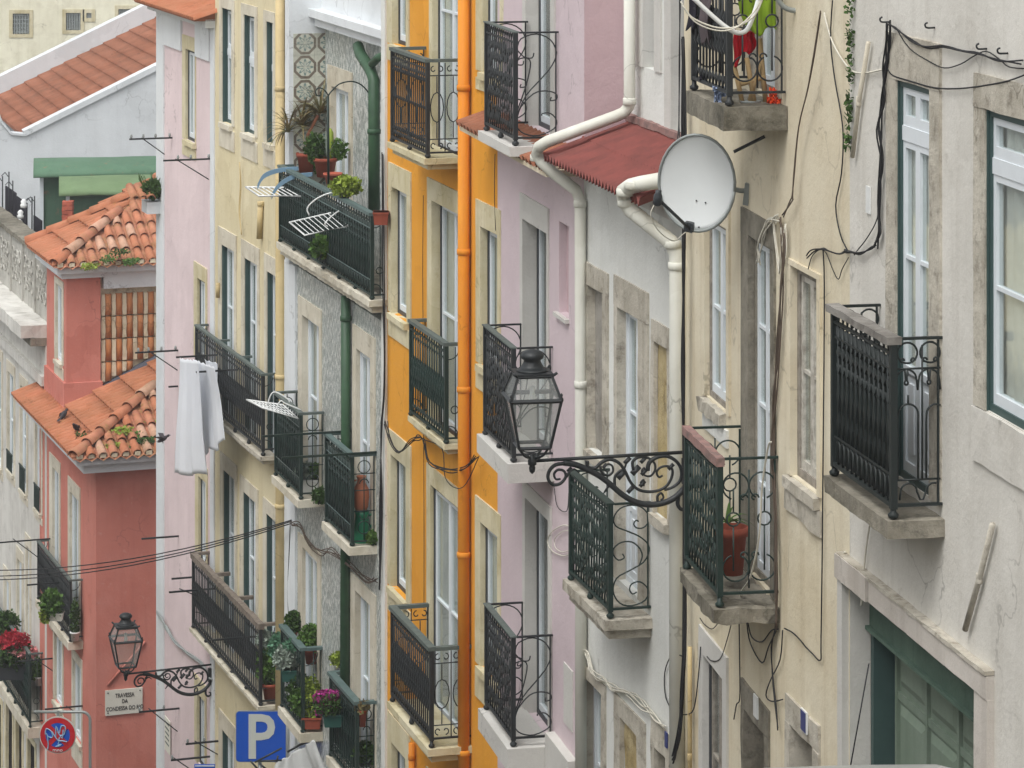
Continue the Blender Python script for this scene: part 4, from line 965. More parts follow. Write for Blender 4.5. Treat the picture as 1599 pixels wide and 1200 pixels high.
# text lies in the y-z plane of the frame, facing +x
TX=Matrix(((0,0,1,0),(1,0,0,0),(0,1,0,0),(0,0,0,1)))
for t,v in (('TRAVESSA',.76),('DA',.52),('CONDESSA DO RIO',.24)):
    text(t,.100,'ink',sg,F.m@T((.036,yy0+Wd*.52,z0_+Hd*v))@TX,sx=.73,off=.0012)
for u,v in ((.07,.9),(.07,.1),(.93,.9),(.93,.12)):
    link('bolt',MB().lathe([(.012,0),(.012,.008),(.004,.012)],(0,0,0),8).mesh('bolt'),'ink',sg,F.m@T((.033,yy0+Wd*u,z0_+Hd*v))@TX)
m=MB().tube([F.perp(.0,167,1070),F.perp(.0,226,1001)],.022,8)
q=F.perp(0,167,1070); m=MB().tube([(0,0,0),tuple(Vector(F.perp(0,226,1001))-Vector(q))],.022,8)
tag(link('wall_pipe',m.mesh('wall_pipe'),'salmon',None,F.m@T(Vector(q)+Vector((.024,0,0)))),'short salmon-painted pipe slanting across the lane wall behind the lantern','pipe')
# ------------------------------------------------------------------ V: far old white house on the same row
F=VB; rv_=building(F,'old_white_house','old white house beyond the salmon house, with a relief parapet','house')
k=dict(smat='stone',r=.03,fr='white_frame',leaves=1,rows=2)
for i,(xl,xr,yt,yb,ry0) in enumerate(((-6,3,555,722,0),(13,22,578,731,700),(33,42,600,762,722),(56,65,640,792,752))):
    f=win(F,rv_,xl,xr,yt,yb,out=(xl-2,xr+2,yt-18,yb+14),**k)
    if ry0:
        s0_,s1_=F.sx(xl),F.sx(xr); za_=F.zz(ry0,s0_); zb_=F.zz(yb-2,s0_); g_=MB(); g_.box(s0_,s1_,-.05,-.03,za_-.03,za_)
        for q in range(9):
            a=s0_+(s1_-s0_)*(q+.5)/9; g_.box(a-.012,a+.012,-.045,-.035,zb_,za_-.031)
        link('window_rail',g_.mesh('window_rail'),'iron_green',f,F.m)
for xl,xr,yt,yb in ((-4,3,1090,1400),(10,20,1085,1400),(26,35,1100,1400),(44,55,1150,1400)):
    niche(F,rv_,xl,xr,yt,yb,out=(xl-2,xr+2,yt-12,None),back='dark',smat='yellow_stone',r=.05)  # near-black backs paint the shade inside these openings
for xl,xr,yt,yb in ((8,15,900,1060),(28,35,870,1090),(42,47,850,1000)):
    win(F,rv_,xl,xr,yt,yb,out=(xl-2,xr+2,yt-20,None),**k)
sa=F.sx(-120); sbv=F.sx(73); ztV=F.zz(602,F.sx(72))
wall(F,rv_,sa,sbv,BOT-9,ztV,'old_white',depth=2.0)
zc1=F.zz(545,sbv,.3); zc0=F.zz(512,sbv,.3)
link('lower_cornice',MB().box(sa,sbv,-.1,1,ztV+.001,ztV+.18).mesh('lower_cornice'),'old_white',rv_,F.m)
link('frieze',MB().box(sa,sbv,-.02,1,ztV+.181,ztV+.75).mesh('frieze'),'old_white',rv_,F.m)
n=22
for i in range(n):
    a=sa+(sbv-sa)*i/n; b=sa+(sbv-sa)*(i+1)/n; link('cornice_block',MB().rough(a,b-.01,-.48,1,ztV+.9,ztV+1.14,.012,.2).mesh('cornice_block'),'old_white',rv_,F.m)
link('cornice_bed',MB().rough(sa,sbv,-.3,1,ztV+.751,ztV+.899,.004,.3).mesh('cornice_bed'),'dark_stone',rv_,F.m)
link('parapet',MB().rough(sa,sbv,.05,.35,ztV+1.141,ztV+2.28,.004,.3).mesh('parapet'),'weathered_render',rv_,F.m)
link('parapet_cap',MB().rough(sa,sbv,.0,.42,ztV+2.281,ztV+2.37,.01,.2).mesh('parapet_cap'),'dark_stone',rv_,F.m)
for i in range(9):
    c=sbv-.8-i*1.35; q=MB()
    for dx,dz,rr in ((0,0,.30),(0,0,.18),(-.38,.2,.12),(.38,.2,.12),(-.38,-.2,.12),(.38,-.2,.12)):
        q.tube([(c+dx+rr*math.cos(t*.5236),.045,ztV+1.75+dz+rr*math.sin(t*.5236)) for t in range(13)],.018,5)
    for t in range(8): a=t*.785; q.tube([(c+.05*math.cos(a),.04,ztV+1.75+.05*math.sin(a)),(c+.28*math.cos(a),.04,ztV+1.75+.28*math.sin(a))],.012,4)
    link('relief_ornament',q.mesh('relief_ornament'),'weathered_render',rv_,F.m)
    link('pilaster',MB().box(c-.72,c-.6,.02,.05,ztV+1.15,ztV+2.27).mesh('pilaster'),'weathered_render',rv_,F.m)
bv=balcony(F,rv_,-40,47,67,1020,1128,1136,1152,iron='iron_green',slab='stone',style='mid',pat=pat_C,pitch=.14,hr=(.03,.03),tiers=False,screen='screen_black')
# terrace fence behind the parapet
fr_=MB(); base=at(30,360,63)
fo=bpy.data.objects.new('terrace_fence',None); COL.objects.link(fo); fm=F.m@T((0,0,0)); fo.matrix_world=fm; WM[fo.name]=fm; tag(fo,'dark sheet metal terrace fence with spiky wire hoops at the far left','fence')
for i,(xa,xb,ya,yb) in enumerate(((8,24,284,360),(25,41,300,388),(52,64,330,372))):
    s0_=F.sx(xa,-1); s1_=F.sx(xb,-1); 
    link('fence_panel',MB().box(s0_,s1_,1,1.03,F.zz(yb+8,s0_,-1),F.zz(ya+6,s0_,-1)).mesh('fence_panel'),'cloth_black',fo,fm)
for x,ya,yb in ((4,275,350),(14,268,350),(20,282,340),(50,308,372),(54,306,370)):
    m=MB(); q=F.loc(x,yb,-1.0); t=F.loc(x,ya,-1.0); m.tube([q,t],.015,5); m.tube([(t[0],t[1]-.02,t[2]-.1),(t[0]+.1,t[1]-.1,t[2]),(t[0]+.25,t[1]-.2,t[2]-.05)],.012,4); link('fence_post',m.mesh('fence_post'),'iron_black',fo,fm)
INS=['topmost pale insulator, in front of the dark fence panel','second pale insulator from the top of the string by the fence','third pale insulator down the string by the fence','fourth pale insulator down, above the parapet','fifth pale insulator, just above the parapet cap','lowest pale insulator of the string, touching the parapet']
for i,(x,y) in enumerate(((37,318),(32,335),(30,349),(29.5,362),(29.5,375),(29,388))):
    m=MB().lathe([(.01,-.09),(.06,-.08),(.075,-.02),(.05,.0),(.065,.05),(.03,.09),(.01,.1)],(0,0,0),8)
    tag(link('insulator',m.mesh('insulator'),'white_paint',None,F.m@T(F.loc(x,y,-.6))),INS[i],'insulator','insulators strung by the terrace fence')
# ------------------------------------------------------------------ green sheds
Zs=66
def shed(x0,x1,y0,y1,yb,Z,wx0,matr,matw,label):
    p=at(x0,yb,Z); sc_=Z/FPX; L=(x1-x0)*sc_; H=(yb-y0)*sc_; rh=(y1-y0)*sc_
    o=bpy.data.objects.new('garden_shed',None); COL.objects.link(o); mt=T(p)@Matrix.Rotation(R(8),4,'Z'); o.matrix_world=mt; WM[o.name]=mt; tag(o,label,'shed')
    w=(wx0-x0)*sc_
    link('wall',MB().rough(w,L,.25,2.2,-3,H-rh*.6,.004,.4).mesh('wall'),matw,o,mt)
    m=MB(); n=10; vs=[];fs=[]
    for k in range(n+1):
        a=math.pi*.98*k/n; yy=.9-.95*math.cos(a); zz=H-rh+math.sin(a)*rh
        for j in range(9):
            vs.append((L*j/8,yy,zz+random.uniform(-.01,.01)))
    for k in range(n):
        for j in range(8): fs.append((k*9+j,k*9+j+1,(k+1)*9+j+1,(k+1)*9+j))
    m.add(vs,fs,True); me=m.mesh('curved_roof'); r=link('curved_roof',me,matr,o,mt); sd=r.modifiers.new('s','SOLIDIFY'); sd.thickness=.03
    link('door_post',MB().box(w-.03,w+.05,.2,.249,-3,H-rh).mesh('door_post'),'white_frame',o,mt)
    return o
shed(52,300,256,276,372,67,64,'shed_roof','shed_green','larger dark green shed with a curved roof under the white gable')
shed(92,300,285,305,372,65.4,105,'shed_roof2','shed_green','lower green shed with a paler curved roof in front of the larger one')
m=MB(); 
bp=at(97,362,65)
for i in range(8):
    for j in range(2): m.rough(j*.1-(.0),j*.1+.11,0,.2,i*.09-.1,i*.09-.02,.01,.06)
tag(link('brick_pile',m.mesh('brick_pile'),'brick',None,T(bp)),'ragged column of red bricks between the sheds','bricks')['kind']='stuff'
# bush on the little tiled ledge by the pink house
m=MB(); rr=random.Random(5); pb=Vector(KB.perp(KB.sx(246)+.2,239,296))
leaves(m,(0,0,0),(.19,.18,.15),1500,.045,rng=rr)
for i in range(60):
    a=rr.uniform(0,6.28); m.tube([(0,0,-.2),(.12*math.cos(a),.12*math.sin(a),0),(.22*math.cos(a),.22*math.sin(a),.16+rr.uniform(0,.1))],.004,3)
tag(link('bush',m.mesh('bush'),'moss',None,KB.m@T(pb)),'dark bush growing on the small tiled ledge beside the pink wall','bush')
# ------------------------------------------------------------------ white gable house
Zg=76; gw=bpy.data.objects.new('white_gable_house',None); COL.objects.link(gw)
ang=math.atan(-(-590-CX)/FPX)   # depth axis of this house leans left like the street
gm=T(at(40,600,Zg))@Matrix.Rotation(ang,4,'Z'); gw.matrix_world=gm; WM[gw.name]=gm; tag(gw,'white gable-ended house with a long brown tiled roof','house')
def gl(x,y,b=0):   # pixel on the plane local y=b -> local coordinates
    ri=gm.to_3x3(); ex=ri@Vector((1,0,0)); ey=ri@Vector((0,1,0)); O=gm.translation+ey*b; c=(x-CX)/FPX
    t=(c*O.y-O.x)/(ex.x-c*ex.y); Pw=O+ex*t; return t,-(y-HZ)/FPX*Pw.y-gm.translation.z
xa,za_=gl(40,212); xb,zb_=gl(262,101); xe=xb+4; sl_=(zb_-za_)/(xb-xa); ze_=zb_+sl_*4
DP=0
# depth of the house from the back gable line
for k_ in range(600):
    DP=.05*k_; X,Zv=gl(0,112,DP)
    if Zv>=za_+sl_*(X-xa)+.05 and k_>20: break
DP=max(8,min(DP,24))
print('DP',DP)
m=MB(); m.add([(xa-3,0,-8),(xe,0,-8),(xe,0,ze_),(xb,0,zb_),(xa,0,za_),(xa-.35,0,za_+.02),(xa-.6,0,za_+.35),(xa-.75,0,za_+.75),(xa-3,0,za_+1.3)],[(0,1,2,3,4,5,6,7,8)])
m.add([(xa-3,.3,-8),(xe,.3,-8),(xe,.3,ze_),(xa,.3,za_)],[(3,2,1,0)])
link('gable_wall',m.mesh('gable_wall'),'white_wall',gw,gm)
cp=MB()
ptsp=[(xa-3,za_+1.3),(xa-.75,za_+.75),(xa-.6,za_+.35),(xa-.35,za_+.04),(xa,za_),(xb,zb_),(xe,ze_)]
for (p,q) in zip(ptsp[:-1],ptsp[1:]):
    nx=-(q[1]-p[1]); nz=(q[0]-p[0]); l=math.hypot(nx,nz); nx/=l; nz/=l; t=.13 if p[0]>=xa-.01 else .05
    cp.add([(p[0],-.06,p[1]),(q[0],-.06,q[1]),(q[0]+nx*t,-.06,q[1]+nz*t),(p[0]+nx*t,-.06,p[1]+nz*t),(p[0],.36,p[1]),(q[0],.36,q[1]),(q[0]+nx*t,.36,q[1]+nz*t),(p[0]+nx*t,.36,p[1]+nz*t)],[(0,1,2,3),(3,2,6,7),(4,7,6,5),(0,4,5,1)])
link('gable_coping',cp.mesh('gable_coping'),'white_wall',gw,gm)
for c in range(16):
    c0_=xa-.1+c*.345; m=MB(); nn=int(DP/.16)
    zlo=za_+sl_*(c0_-xa)+.06; zhi=zlo+sl_*.36-.025
    for i in range(nn):
        y=.4+(DP-.4)*(i+.5)/nn; m.barrel((c0_,y,zlo),(c0_+.36,y,zhi),.055,.05,3)
    m.add([(c0_,.37,zlo),(c0_,DP,zlo),(c0_+.36,DP,zhi),(c0_+.36,.37,zhi),(c0_,.37,zlo-.04),(c0_,DP,zlo-.04)],[(0,3,2,1),(0,1,5,4)])
    link('tile_course',m.mesh('tile_course'),'tile_brown',gw,gm)
bk=MB().add([(xa-2,DP,-8),(xe,DP,-8),(xe,DP,ze_+.55),(xa-2,DP,za_-2*sl_+.55),(xa-2,DP+.5,-8),(xe,DP+.5,-8),(xe,DP+.5,ze_+.55),(xa-2,DP+.5,za_-2*sl_+.55)],[(0,1,2,3),(3,2,6,7),(4,7,6,5)])
link('rear_gable',bk.mesh('rear_gable'),'white_wall',gw,gm)
m=MB()
for i in range(10):
    t=i*.33; m.barrel((xb-1.1-.0,.5+i*.34,zb_-1.1*sl_+.6),(xb+.6,.5+i*.34,zb_+.6*sl_+.4),.07,.07,4)
# ------------------------------------------------------------------ far cream block
Zf=125; fb=bpy.data.objects.new('far_cream_block',None); COL.objects.link(fb); fm2=T(at(120,100,Zf)-Vector((0,0,0))); fb.matrix_world=fm2; WM[fb.name]=fm2; tag(fb,'far cream block with small barred windows above the white gable house','building')
kz=Zf/FPX
m=MB().box(-170*kz,260*kz,0,8,-12,130*kz); m=MB()
wx=[((x0-120)*kz,(x1-120)*kz,(100-y1)*kz,(100-y0)*kz) for x0,x1,y0,y1 in ((20,46,21,53),(103,126,20,47),(135,143,20,28),(185,208,14,40))]
F2=Fr.__new__(Fr); F2.m=fm2; F2.holes=[(a,b,c,d,0) for a,b,c,d in wx]
wall(F2,fb,-170*kz,260*kz,-14,150*kz,'far_cream',depth=8)
for a,b,c,d in wx:
    f=link('window',MB().box(a,b,.12,.16,c,d).mesh('window'),'glass',fb,fm2); link('room',MB().box(a,b,.25,.3,c,d).mesh('room'),'curtain',f,fm2)
    g_=MB(); 
    for i in range(6): x=a+(b-a)*(i+.5)/6; g_.box(x-.02,x+.02,.03,.06,c,d)
    for i in range(5): z=c+(d-c)*(i+.5)/5; g_.box(a,b,.061,.08,z-.02,z+.02)
    link('window_bars',g_.mesh('window_bars'),'steel',f,fm2)
    for q in ((a-.14,b+.14,d,d+.14),(a-.14,b+.14,c-.14,c),(a-.14,a,c,d),(b,b+.14,c,d)): link('surround',MB().box(q[0],q[1],-.03,.1,q[2],q[3]).mesh('surround'),'yellow_stone',f,fm2)
# ------------------------------------------------------------------ street lamps
KL=1/(4.285*197)
def lp(cx,cy): return (0,-(1325-cx)*KL,(755-cy)*KL)
def lamp(world,label):
    o=bpy.data.objects.new('street_lamp',None); COL.objects.link(o); o.matrix_world=world; WM[o.name]=world; tag(o,label,'street lamp','ornate wall lanterns on scrolled brackets')
    m=MB(); m.tube([lp(290,782),lp(1322,757)],.014,8)
    link('bracket_bar',m.mesh('bracket_bar'),'iron_black',o,world)
    m=MB()
    def cv(pts,r,taper=False):
        P=smooth([lp(*p) for p in pts],4); n=len(P); r=r*1.45; m.tube(P,r,6,rs=[r*(1-.45*i/(n-1)) for i in range(n)] if taper else None)
    cv([(480,800),(560,815),(640,850),(720,895),(790,950),(870,1020),(950,1068),(1040,1092),(1130,1088),(1210,1060),(1265,1015),(1300,975),(1322,960)],.017)
    cv([(500,805),(430,812),(388,850),(380,900),(410,940),(460,935),(495,895),(485,855),(445,845),(420,870),(430,905),(462,905)],.011,True)
    cv([(500,895),(520,860),(555,845),(585,870)],.008,True)
    cv([(638,795),(645,835),(690,842),(735,805),(790,788),(850,815),(890,870),(925,940),(975,990),(1040,1008),(1110,1003),(1165,975),(1200,920),(1203,865),(1165,845),(1120,855),(1100,885),(1115,915),(1140,905)],.011,True)
    cv([(725,830),(735,872),(775,893),(808,870),(803,830),(772,820),(752,845),(768,868),(788,856)],.008,True)
    cv([(945,860),(940,810),(975,783),(1030,783),(1080,815),(1090,865),(1060,905),(1020,900),(1000,870),(1020,848)],.009,True)
    cv([(1040,870),(1050,820),(1100,785),(1170,780),(1235,820),(1265,880),(1255,945),(1205,985),(1150,1000)],.013,True)
    cv([(820,960),(822,905),(850,870),(885,850),(900,800)],.009,True); cv([(820,950),(780,965),(752,1000)],.008,True)
    cv([(1110,1085),(1105,1040),(1130,1020),(1145,1050),(1125,1065)],.009,True); cv([(1245,1035),(1240,1095),(1262,1130),(1295,1125),(1300,1095),(1278,1088)],.013,True)
    cv([(920,1000),(950,975),(930,955)],.008,True); cv([(1010,970),(1012,930),(990,950)],.009,True)
    link('bracket_scrolls',m.mesh('bracket_scrolls'),'iron_black',o,world)
    m=MB()
    for cx,cy,r in ((905,800,20),(865,890,26),(960,865,26),(1015,880,18),(1005,955,18),(755,830,14),(520,845,14),(925,990,20),(1195,850,18),(1010,800,18),(300,770,24)):
        p=lp(cx,cy); q=r*1.5*KL; m.add([(p[0]+a*q*.6,p[1]+b*q,p[2]+c*q) for a,b,c in ((1,0,0),(-1,0,0),(0,1,.3),(0,-1,-.3),(0,.3,1),(0,-.3,-1))],[(0,2,4),(0,4,3),(0,3,5),(0,5,2),(1,4,2),(1,3,4),(1,5,3),(1,2,5)])
    r_=link('leaf_ornaments',m.mesh('leaf_ornaments'),'iron_black',o,world); r_['kind']='stuff'
    link('wall_plate',MB().box(-.03,.03,-(1325-1270)*KL,-.001,(755-965)*KL,(755-800)*KL).mesh('wall_plate'),'iron_black',o,world)
    # lantern
    c=lp(275,0)[1]; Z_=lambda y:(755-y)*KL
    wt,wm,wb=112*KL,165*KL,102*KL; zt,zm,zb=Z_(215),Z_(365),Z_(680)
    lm=world
    for (wa,za,wb_,zb_,nm) in ((wb,zb,wm,zm,'lower'),(wm,zm,wt,zt,'upper')):
        for sx,sy in ((1,1),(1,-1),(-1,-1),(-1,1)):
            link('lantern_bar',MB().tube([(sx*wa,c+sy*wa,za),(sx*wb_,c+sy*wb_,zb_)],.014,4).mesh('lantern_bar'),'iron_black',o,lm)
        for a,b in (((1,1),(1,-1)),((1,-1),(-1,-1)),((-1,-1),(-1,1)),((-1,1),(1,1))):
            k1,k2=wa-.004,wb_-.004
            link('lantern_pane',MB().add([(a[0]*k1,c+a[1]*k1,za),(b[0]*k1,c+b[1]*k1,za),(b[0]*k2,c+b[1]*k2,zb_),(a[0]*k2,c+a[1]*k2,zb_)],[(0,1,2,3)]).mesh('lantern_pane'),'lamp_glass',o,lm)
    for w,z,t in ((wb,zb,.014),(wm,zm,.018),(wt,zt,.015)):
        m=MB(); q=[(w,c+w,z),(w,c-w,z),(-w,c-w,z),(-w,c+w,z)]
        for i in range(4): m.tube([q[i],q[(i+1)%4]],t,4)
        link('lantern_ring',m.mesh('lantern_ring'),'iron_black',o,lm)
    w=wt*1.1; link('lantern_top',MB().box(-w,w,c-w,c+w,zt+.008,zt+.02).mesh('lantern_top'),'iron_black',o,lm)
    link('lantern_cap',MB().lathe([(wt*.95,zt+.02),(wt*.8,zt+.045),(84*KL,Z_(185)),(70*KL,Z_(160)),(58*KL,Z_(138)),(56*KL,Z_(124)),(74*KL,Z_(112)),(78*KL,Z_(96)),(66*KL,Z_(76)),(40*KL,Z_(62)),(8*KL,Z_(55))],(0,c,0),16).mesh('lantern_cap'),'iron_black',o,lm)
    for sx,sy in ((1,1),(1,-1),(-1,-1),(-1,1)):
        m=MB(); m.lathe([(.004,-.02),(.014,0),(.016,.015),(.006,.03),(.012,.045),(.002,.06)],(sx*wm,c+sy*wm,zm),8); link('finial',m.mesh('finial'),'iron_black',o,lm); link('cap_corner',MB().tube([(sx*wt,c+sy*wt,zt),(sx*wt*1.2,c+sy*wt*1.25,zt+.03)],.012,5).mesh('cap_corner'),'iron_black',o,lm)
        link('lantern_leg',MB().tube(smooth([(sx*wb*.9,c+sy*wb*.9,zb),(sx*wb*.6,c+sy*wb*.6,Z_(735)),(sx*.02,c+sy*.02,Z_(760))]),.010,5).mesh('lantern_leg'),'iron_black',o,lm)
    link('pendant',MB().lathe([(.004,Z_(866)),(.022,Z_(850)),(.026,Z_(825)),(.02,Z_(812)),(.034,Z_(805)),(.034,Z_(775)),(.022,Z_(765)),(.014,Z_(740)),(.004,Z_(735))],(0,c,0),12).mesh('pendant'),'iron_black',o,lm)
    link('bulb',MB().lathe([(.004,zm-.06),(.022,zm-.045),(.026,zm),(.018,zm+.04),(.02,zm+.05),(.02,zm+.08),(.004,zm+.085)],(0,c,0),12).mesh('bulb'),'white_paint',o,lm)
lamp(Y1.m@T(Y1.loc(1078,705,0)),'large ornate black street lantern on a scrolled bracket before the lilac house')
lamp(KB.m@T(KB.loc(332,1037,0)),'smaller-looking distant street lantern before the salmon wall, above the street name plate')
# ------------------------------------------------------------------ satellite dish
F=Y1; c=Vector(F.loc(1088,286,.36)); Zd=(F.m@c).y; R_=78*Zd/FPX
dm=T(F.m@c)@Matrix.Rotation(R(-22),4,'Z')@Matrix.Rotation(R(8),4,'X')@Matrix.Rotation(R(9),4,'Y')
do=bpy.data.objects.new('satellite_dish',None); COL.objects.link(do); do.matrix_world=dm; WM[do.name]=dm; tag(do,'round grey satellite dish fixed to the cream house wall','satellite dish')
m=MB(); n=32; vs=[];fs=[]; k=9; ax=.80
for i in range(k+1):
    r=R_*i/k
    for j in range(n):
        a=2*math.pi*j/n; vs.append((r*math.cos(a)*ax,.11*((r/R_)**2-1),r*math.sin(a)))
vs=[(v[0],-v[1]*-1,v[2]) for v in vs]
# bowl opens towards the viewer (-y)
vs=[(x,-.05*((x/ax)**2+z**2)/R_**2+.05,z) for x,y,z in vs]
for i in range(k):
    for j in range(n): fs.append((i*n+j,(i+1)*n+j,(i+1)*n+(j+1)%n,i*n+(j+1)%n))
m.add(vs,fs,True); dme=m.mesh('reflector'); bb=bmesh.new(); bb.from_mesh(dme); bmesh.ops.remove_doubles(bb,verts=bb.verts,dist=.0005); bb.to_mesh(dme); bb.free(); ro_=link('reflector',dme,'dish',do,dm); sd=ro_.modifiers.new('s','SOLIDIFY'); sd.thickness=.008
m=MB(); m.tube([(R_*math.cos(2*math.pi*j/n)*ax,.0,R_*math.sin(2*math.pi*j/n)) for j in range(n+1)],.011,6); link('rim',m.mesh('rim'),'steel',do,dm)
di=dm.inverted()
feed=di@at(1027,310,Zd-.42); foot=di@at(1078,358,Zd-.02)
link('feed_arm',MB().tube([foot,feed],.012,6).mesh('feed_arm'),'dark_frame',do,dm)
link('receiver',MB().lathe([(.02,-.05),(.032,-.04),(.032,.02),(.022,.04),(.022,.06)],tuple(feed),10).mesh('receiver'),'dark_frame',do,dm)
link('foot_bracket',MB().rough(foot[0]-.045,foot[0]+.02,foot[1]-.02,foot[1]+.03,foot[2]-.02,foot[2]+.05,.004,.03).mesh('foot_bracket'),'dark_frame',do,dm)
wl_=di@(F.m@Vector(F.loc(1168,298,.0)))
link('mounting_arm',MB().tube([(0,.13,-.03),(wl_[0]-.05,wl_[1]-.03,wl_[2]),wl_],.018,6).mesh('mounting_arm'),'steel',do,dm)
link('wall_bracket',MB().box(wl_[0]-.02,wl_[0]+.02,wl_[1]-.03,wl_[1]+.0,wl_[2]-.1,wl_[2]+.06).mesh('wall_bracket'),'steel',do,dm)
for q in ((.0,-.14),(.07,-.14),(-.02,-.32),(.05,-.32)): link('bolt',MB().lathe([(.006,-.004),(.006,.004)],(q[0],.05-.05*(q[0]**2+q[1]**2)/R_**2-.006,q[1]),6).mesh('bolt'),'dark_frame',do,dm)
P=[at(1027,312,Zd-.42),at(1016,335,Zd-.42),at(1030,362,Zd-.35),at(1052,376,Zd-.2),at(1066,366,Zd-.05),at(1074,360,Zd)]
tag(link('cable',MB().tube(smooth([p-P[0] for p in P]),.004,5).mesh('cable'),'cable_white',None,T(P[0])),'thin pale lead hanging below the satellite dish','cable')
# ------------------------------------------------------------------ traffic signs
def signroot(name,p,label):
    o=bpy.data.objects.new(name,None); COL.objects.link(o); mt=T(p); o.matrix_world=mt; WM[o.name]=mt; tag(o,label,'sign'); return o,mt
FX=Matrix(((1,0,0,0),(0,0,-1,0),(0,1,0,0),(0,0,0,1)))  # text upright facing the viewer
def disc(r0,r1,y,n=40,a0=0,a1=360,th=.004):
    m=MB(); vs=[];fs=[]
    for i in range(n+1):
        a=R(a0+(a1-a0)*i/n); vs+=[(r0*math.cos(a),y,r0*math.sin(a)),(r1*math.cos(a),y,r1*math.sin(a)),(r0*math.cos(a),y+th,r0*math.sin(a)),(r1*math.cos(a),y+th,r1*math.sin(a))]
    for i in range(n): b=4*i; fs+=[(b,b+4,b+5,b+1),(b+2,b+3,b+7,b+6),(b+1,b+5,b+7,b+3),(b,b+2,b+6,b+4)]
    return m.add(vs,fs)
Zn=47.5; kn=Zn/FPX
o,mt=signroot('no_parking_sign',at(90,1148,Zn),'round red and blue no-parking sign scrawled with graffiti on a bent pole'); r=29*kn
link('sign_disc',disc(.0001,r,.012,th=.01).mesh('sign_disc'),'sign_grey',o,mt)
link('red_ring',disc(r*.66,r*.94,.004).mesh('red_ring'),'red_sign',o,mt)
link('blue_field',disc(.0001,r*.655,.006).mesh('blue_field'),'blue_sign',o,mt)
for a in (45,135):
    q=MB(); c_,s_=math.cos(R(a)),math.sin(R(a)); L=r*.70; w=r*.13
    q.add([(c_*L-s_*w,-.0005 if a==45 else -.001,s_*L+c_*w),(c_*L+s_*w,-.0005 if a==45 else -.001,s_*L-c_*w),(-c_*L+s_*w,-.0005 if a==45 else -.001,-s_*L-c_*w),(-c_*L-s_*w,-.0005 if a==45 else -.001,-s_*L+c_*w)],[(0,1,2,3)]); link('cross_band',q.mesh('cross_band'),'red_sign',o,mt)
m=MB()
G=[[(-.66,.05),(-.62,.36),(-.35,.22),(-.28,-.1),(-.5,-.06),(-.62,.12)],[(-.55,.0),(-.5,-.5),(-.54,-.74)],[(-.1,-.1),(-.08,.5),(.08,.1),(.2,.5),(.42,.45),(.35,.05),(.1,0)],[(-.3,.2),(.0,-.25),(.3,-.3),(.5,-.35)],[(.0,-.45),(.15,-.55),(-.1,-.6),(.2,-.5)],[(.1,-.1),(.05,-.4)],[(.3,.3),(.25,-.15),(.0,.2)]]
for g in G: m.tube([(x*r,-.006,y*r) for x,y,_ in smooth([(a,b,0) for a,b in g],3)],.008,4)
link('graffiti',m.mesh('graffiti'),'blue_paint',o,mt)
text('mno',.07,'white_paint',o,mt@T((0,-.004,-r*.80))@FX,sx=1.2)
xp=(140-90)*kn; zt_p=(1148-1113)*kn
link('pole',MB().tube([(xp,.05,-6),(xp,.05,zt_p-.12)]+[(xp-.12+.12*math.cos(R(a)),.05,zt_p-.12+.12*math.sin(R(a))) for a in (0,22,45,67,90)]+[(-38*kn,.05,zt_p)],.022,10).mesh('pole'),'steel',o,mt)
link('clamp',MB().box(-.02,.02,.022,.06,-.2,zt_p+.02).mesh('clamp'),'steel',o,mt)
Zp=40.85; kp=Zp/FPX
o,mt=signroot('parking_sign',at(407.5,1150,Zp),'square blue parking sign with a large pale letter P')
hw,hh,cr=39.5*kp,40*kp,.05
def rrect(w,h,c,y0,y1):
    pts=[]
    for sx,sz,a in ((1,1,0),(-1,1,90),(-1,-1,180),(1,-1,270)):
        for q in range(0,91,18): pts.append((sx*(w-c)+c*math.cos(R(a+q)),sz*(h-c)+c*math.sin(R(a+q))))
    n=len(pts); return MB().add([(x,y0,z) for x,z in pts]+[(x,y1,z) for x,z in pts],[tuple(range(n))[::-1],tuple(range(n,2*n))]+[(i,(i+1)%n,n+(i+1)%n,n+i) for i in range(n)])
link('sign_plate',rrect(hw,hh,cr,.0,.02).mesh('sign_plate'),'steel',o,mt)
link('blue_face',rrect(hw-.008,hh-.008,cr-.008,-.003,-.0005).mesh('blue_face'),'blue_sign',o,mt)
text('P',.80,'sign_grey',o,mt@T((-.01,-.006,-.03))@FX,sx=.92,off=.012)
link('pole',MB().tube([(-.02,.06,-7),(-.02,.06,hh-.1)],.026,8).mesh('pole'),'steel',o,mt)
o,mt=signroot('small_blue_sign',at(318,1205,44.5),'edge of a blue and white sign at the bottom, below the pale pink house')
link('sign_plate',MB().box(-.13,.16,0,.02,-.4,.10).mesh('sign_plate'),'blue_sign',o,mt); link('white_border',MB().box(-.12,.15,-.004,-.001,.075,.09).mesh('white_border'),'white_paint',o,mt)
link('pole',MB().tube([(0,.05,-4),(0,.05,0)],.025,8).mesh('pole'),'steel',o,mt)
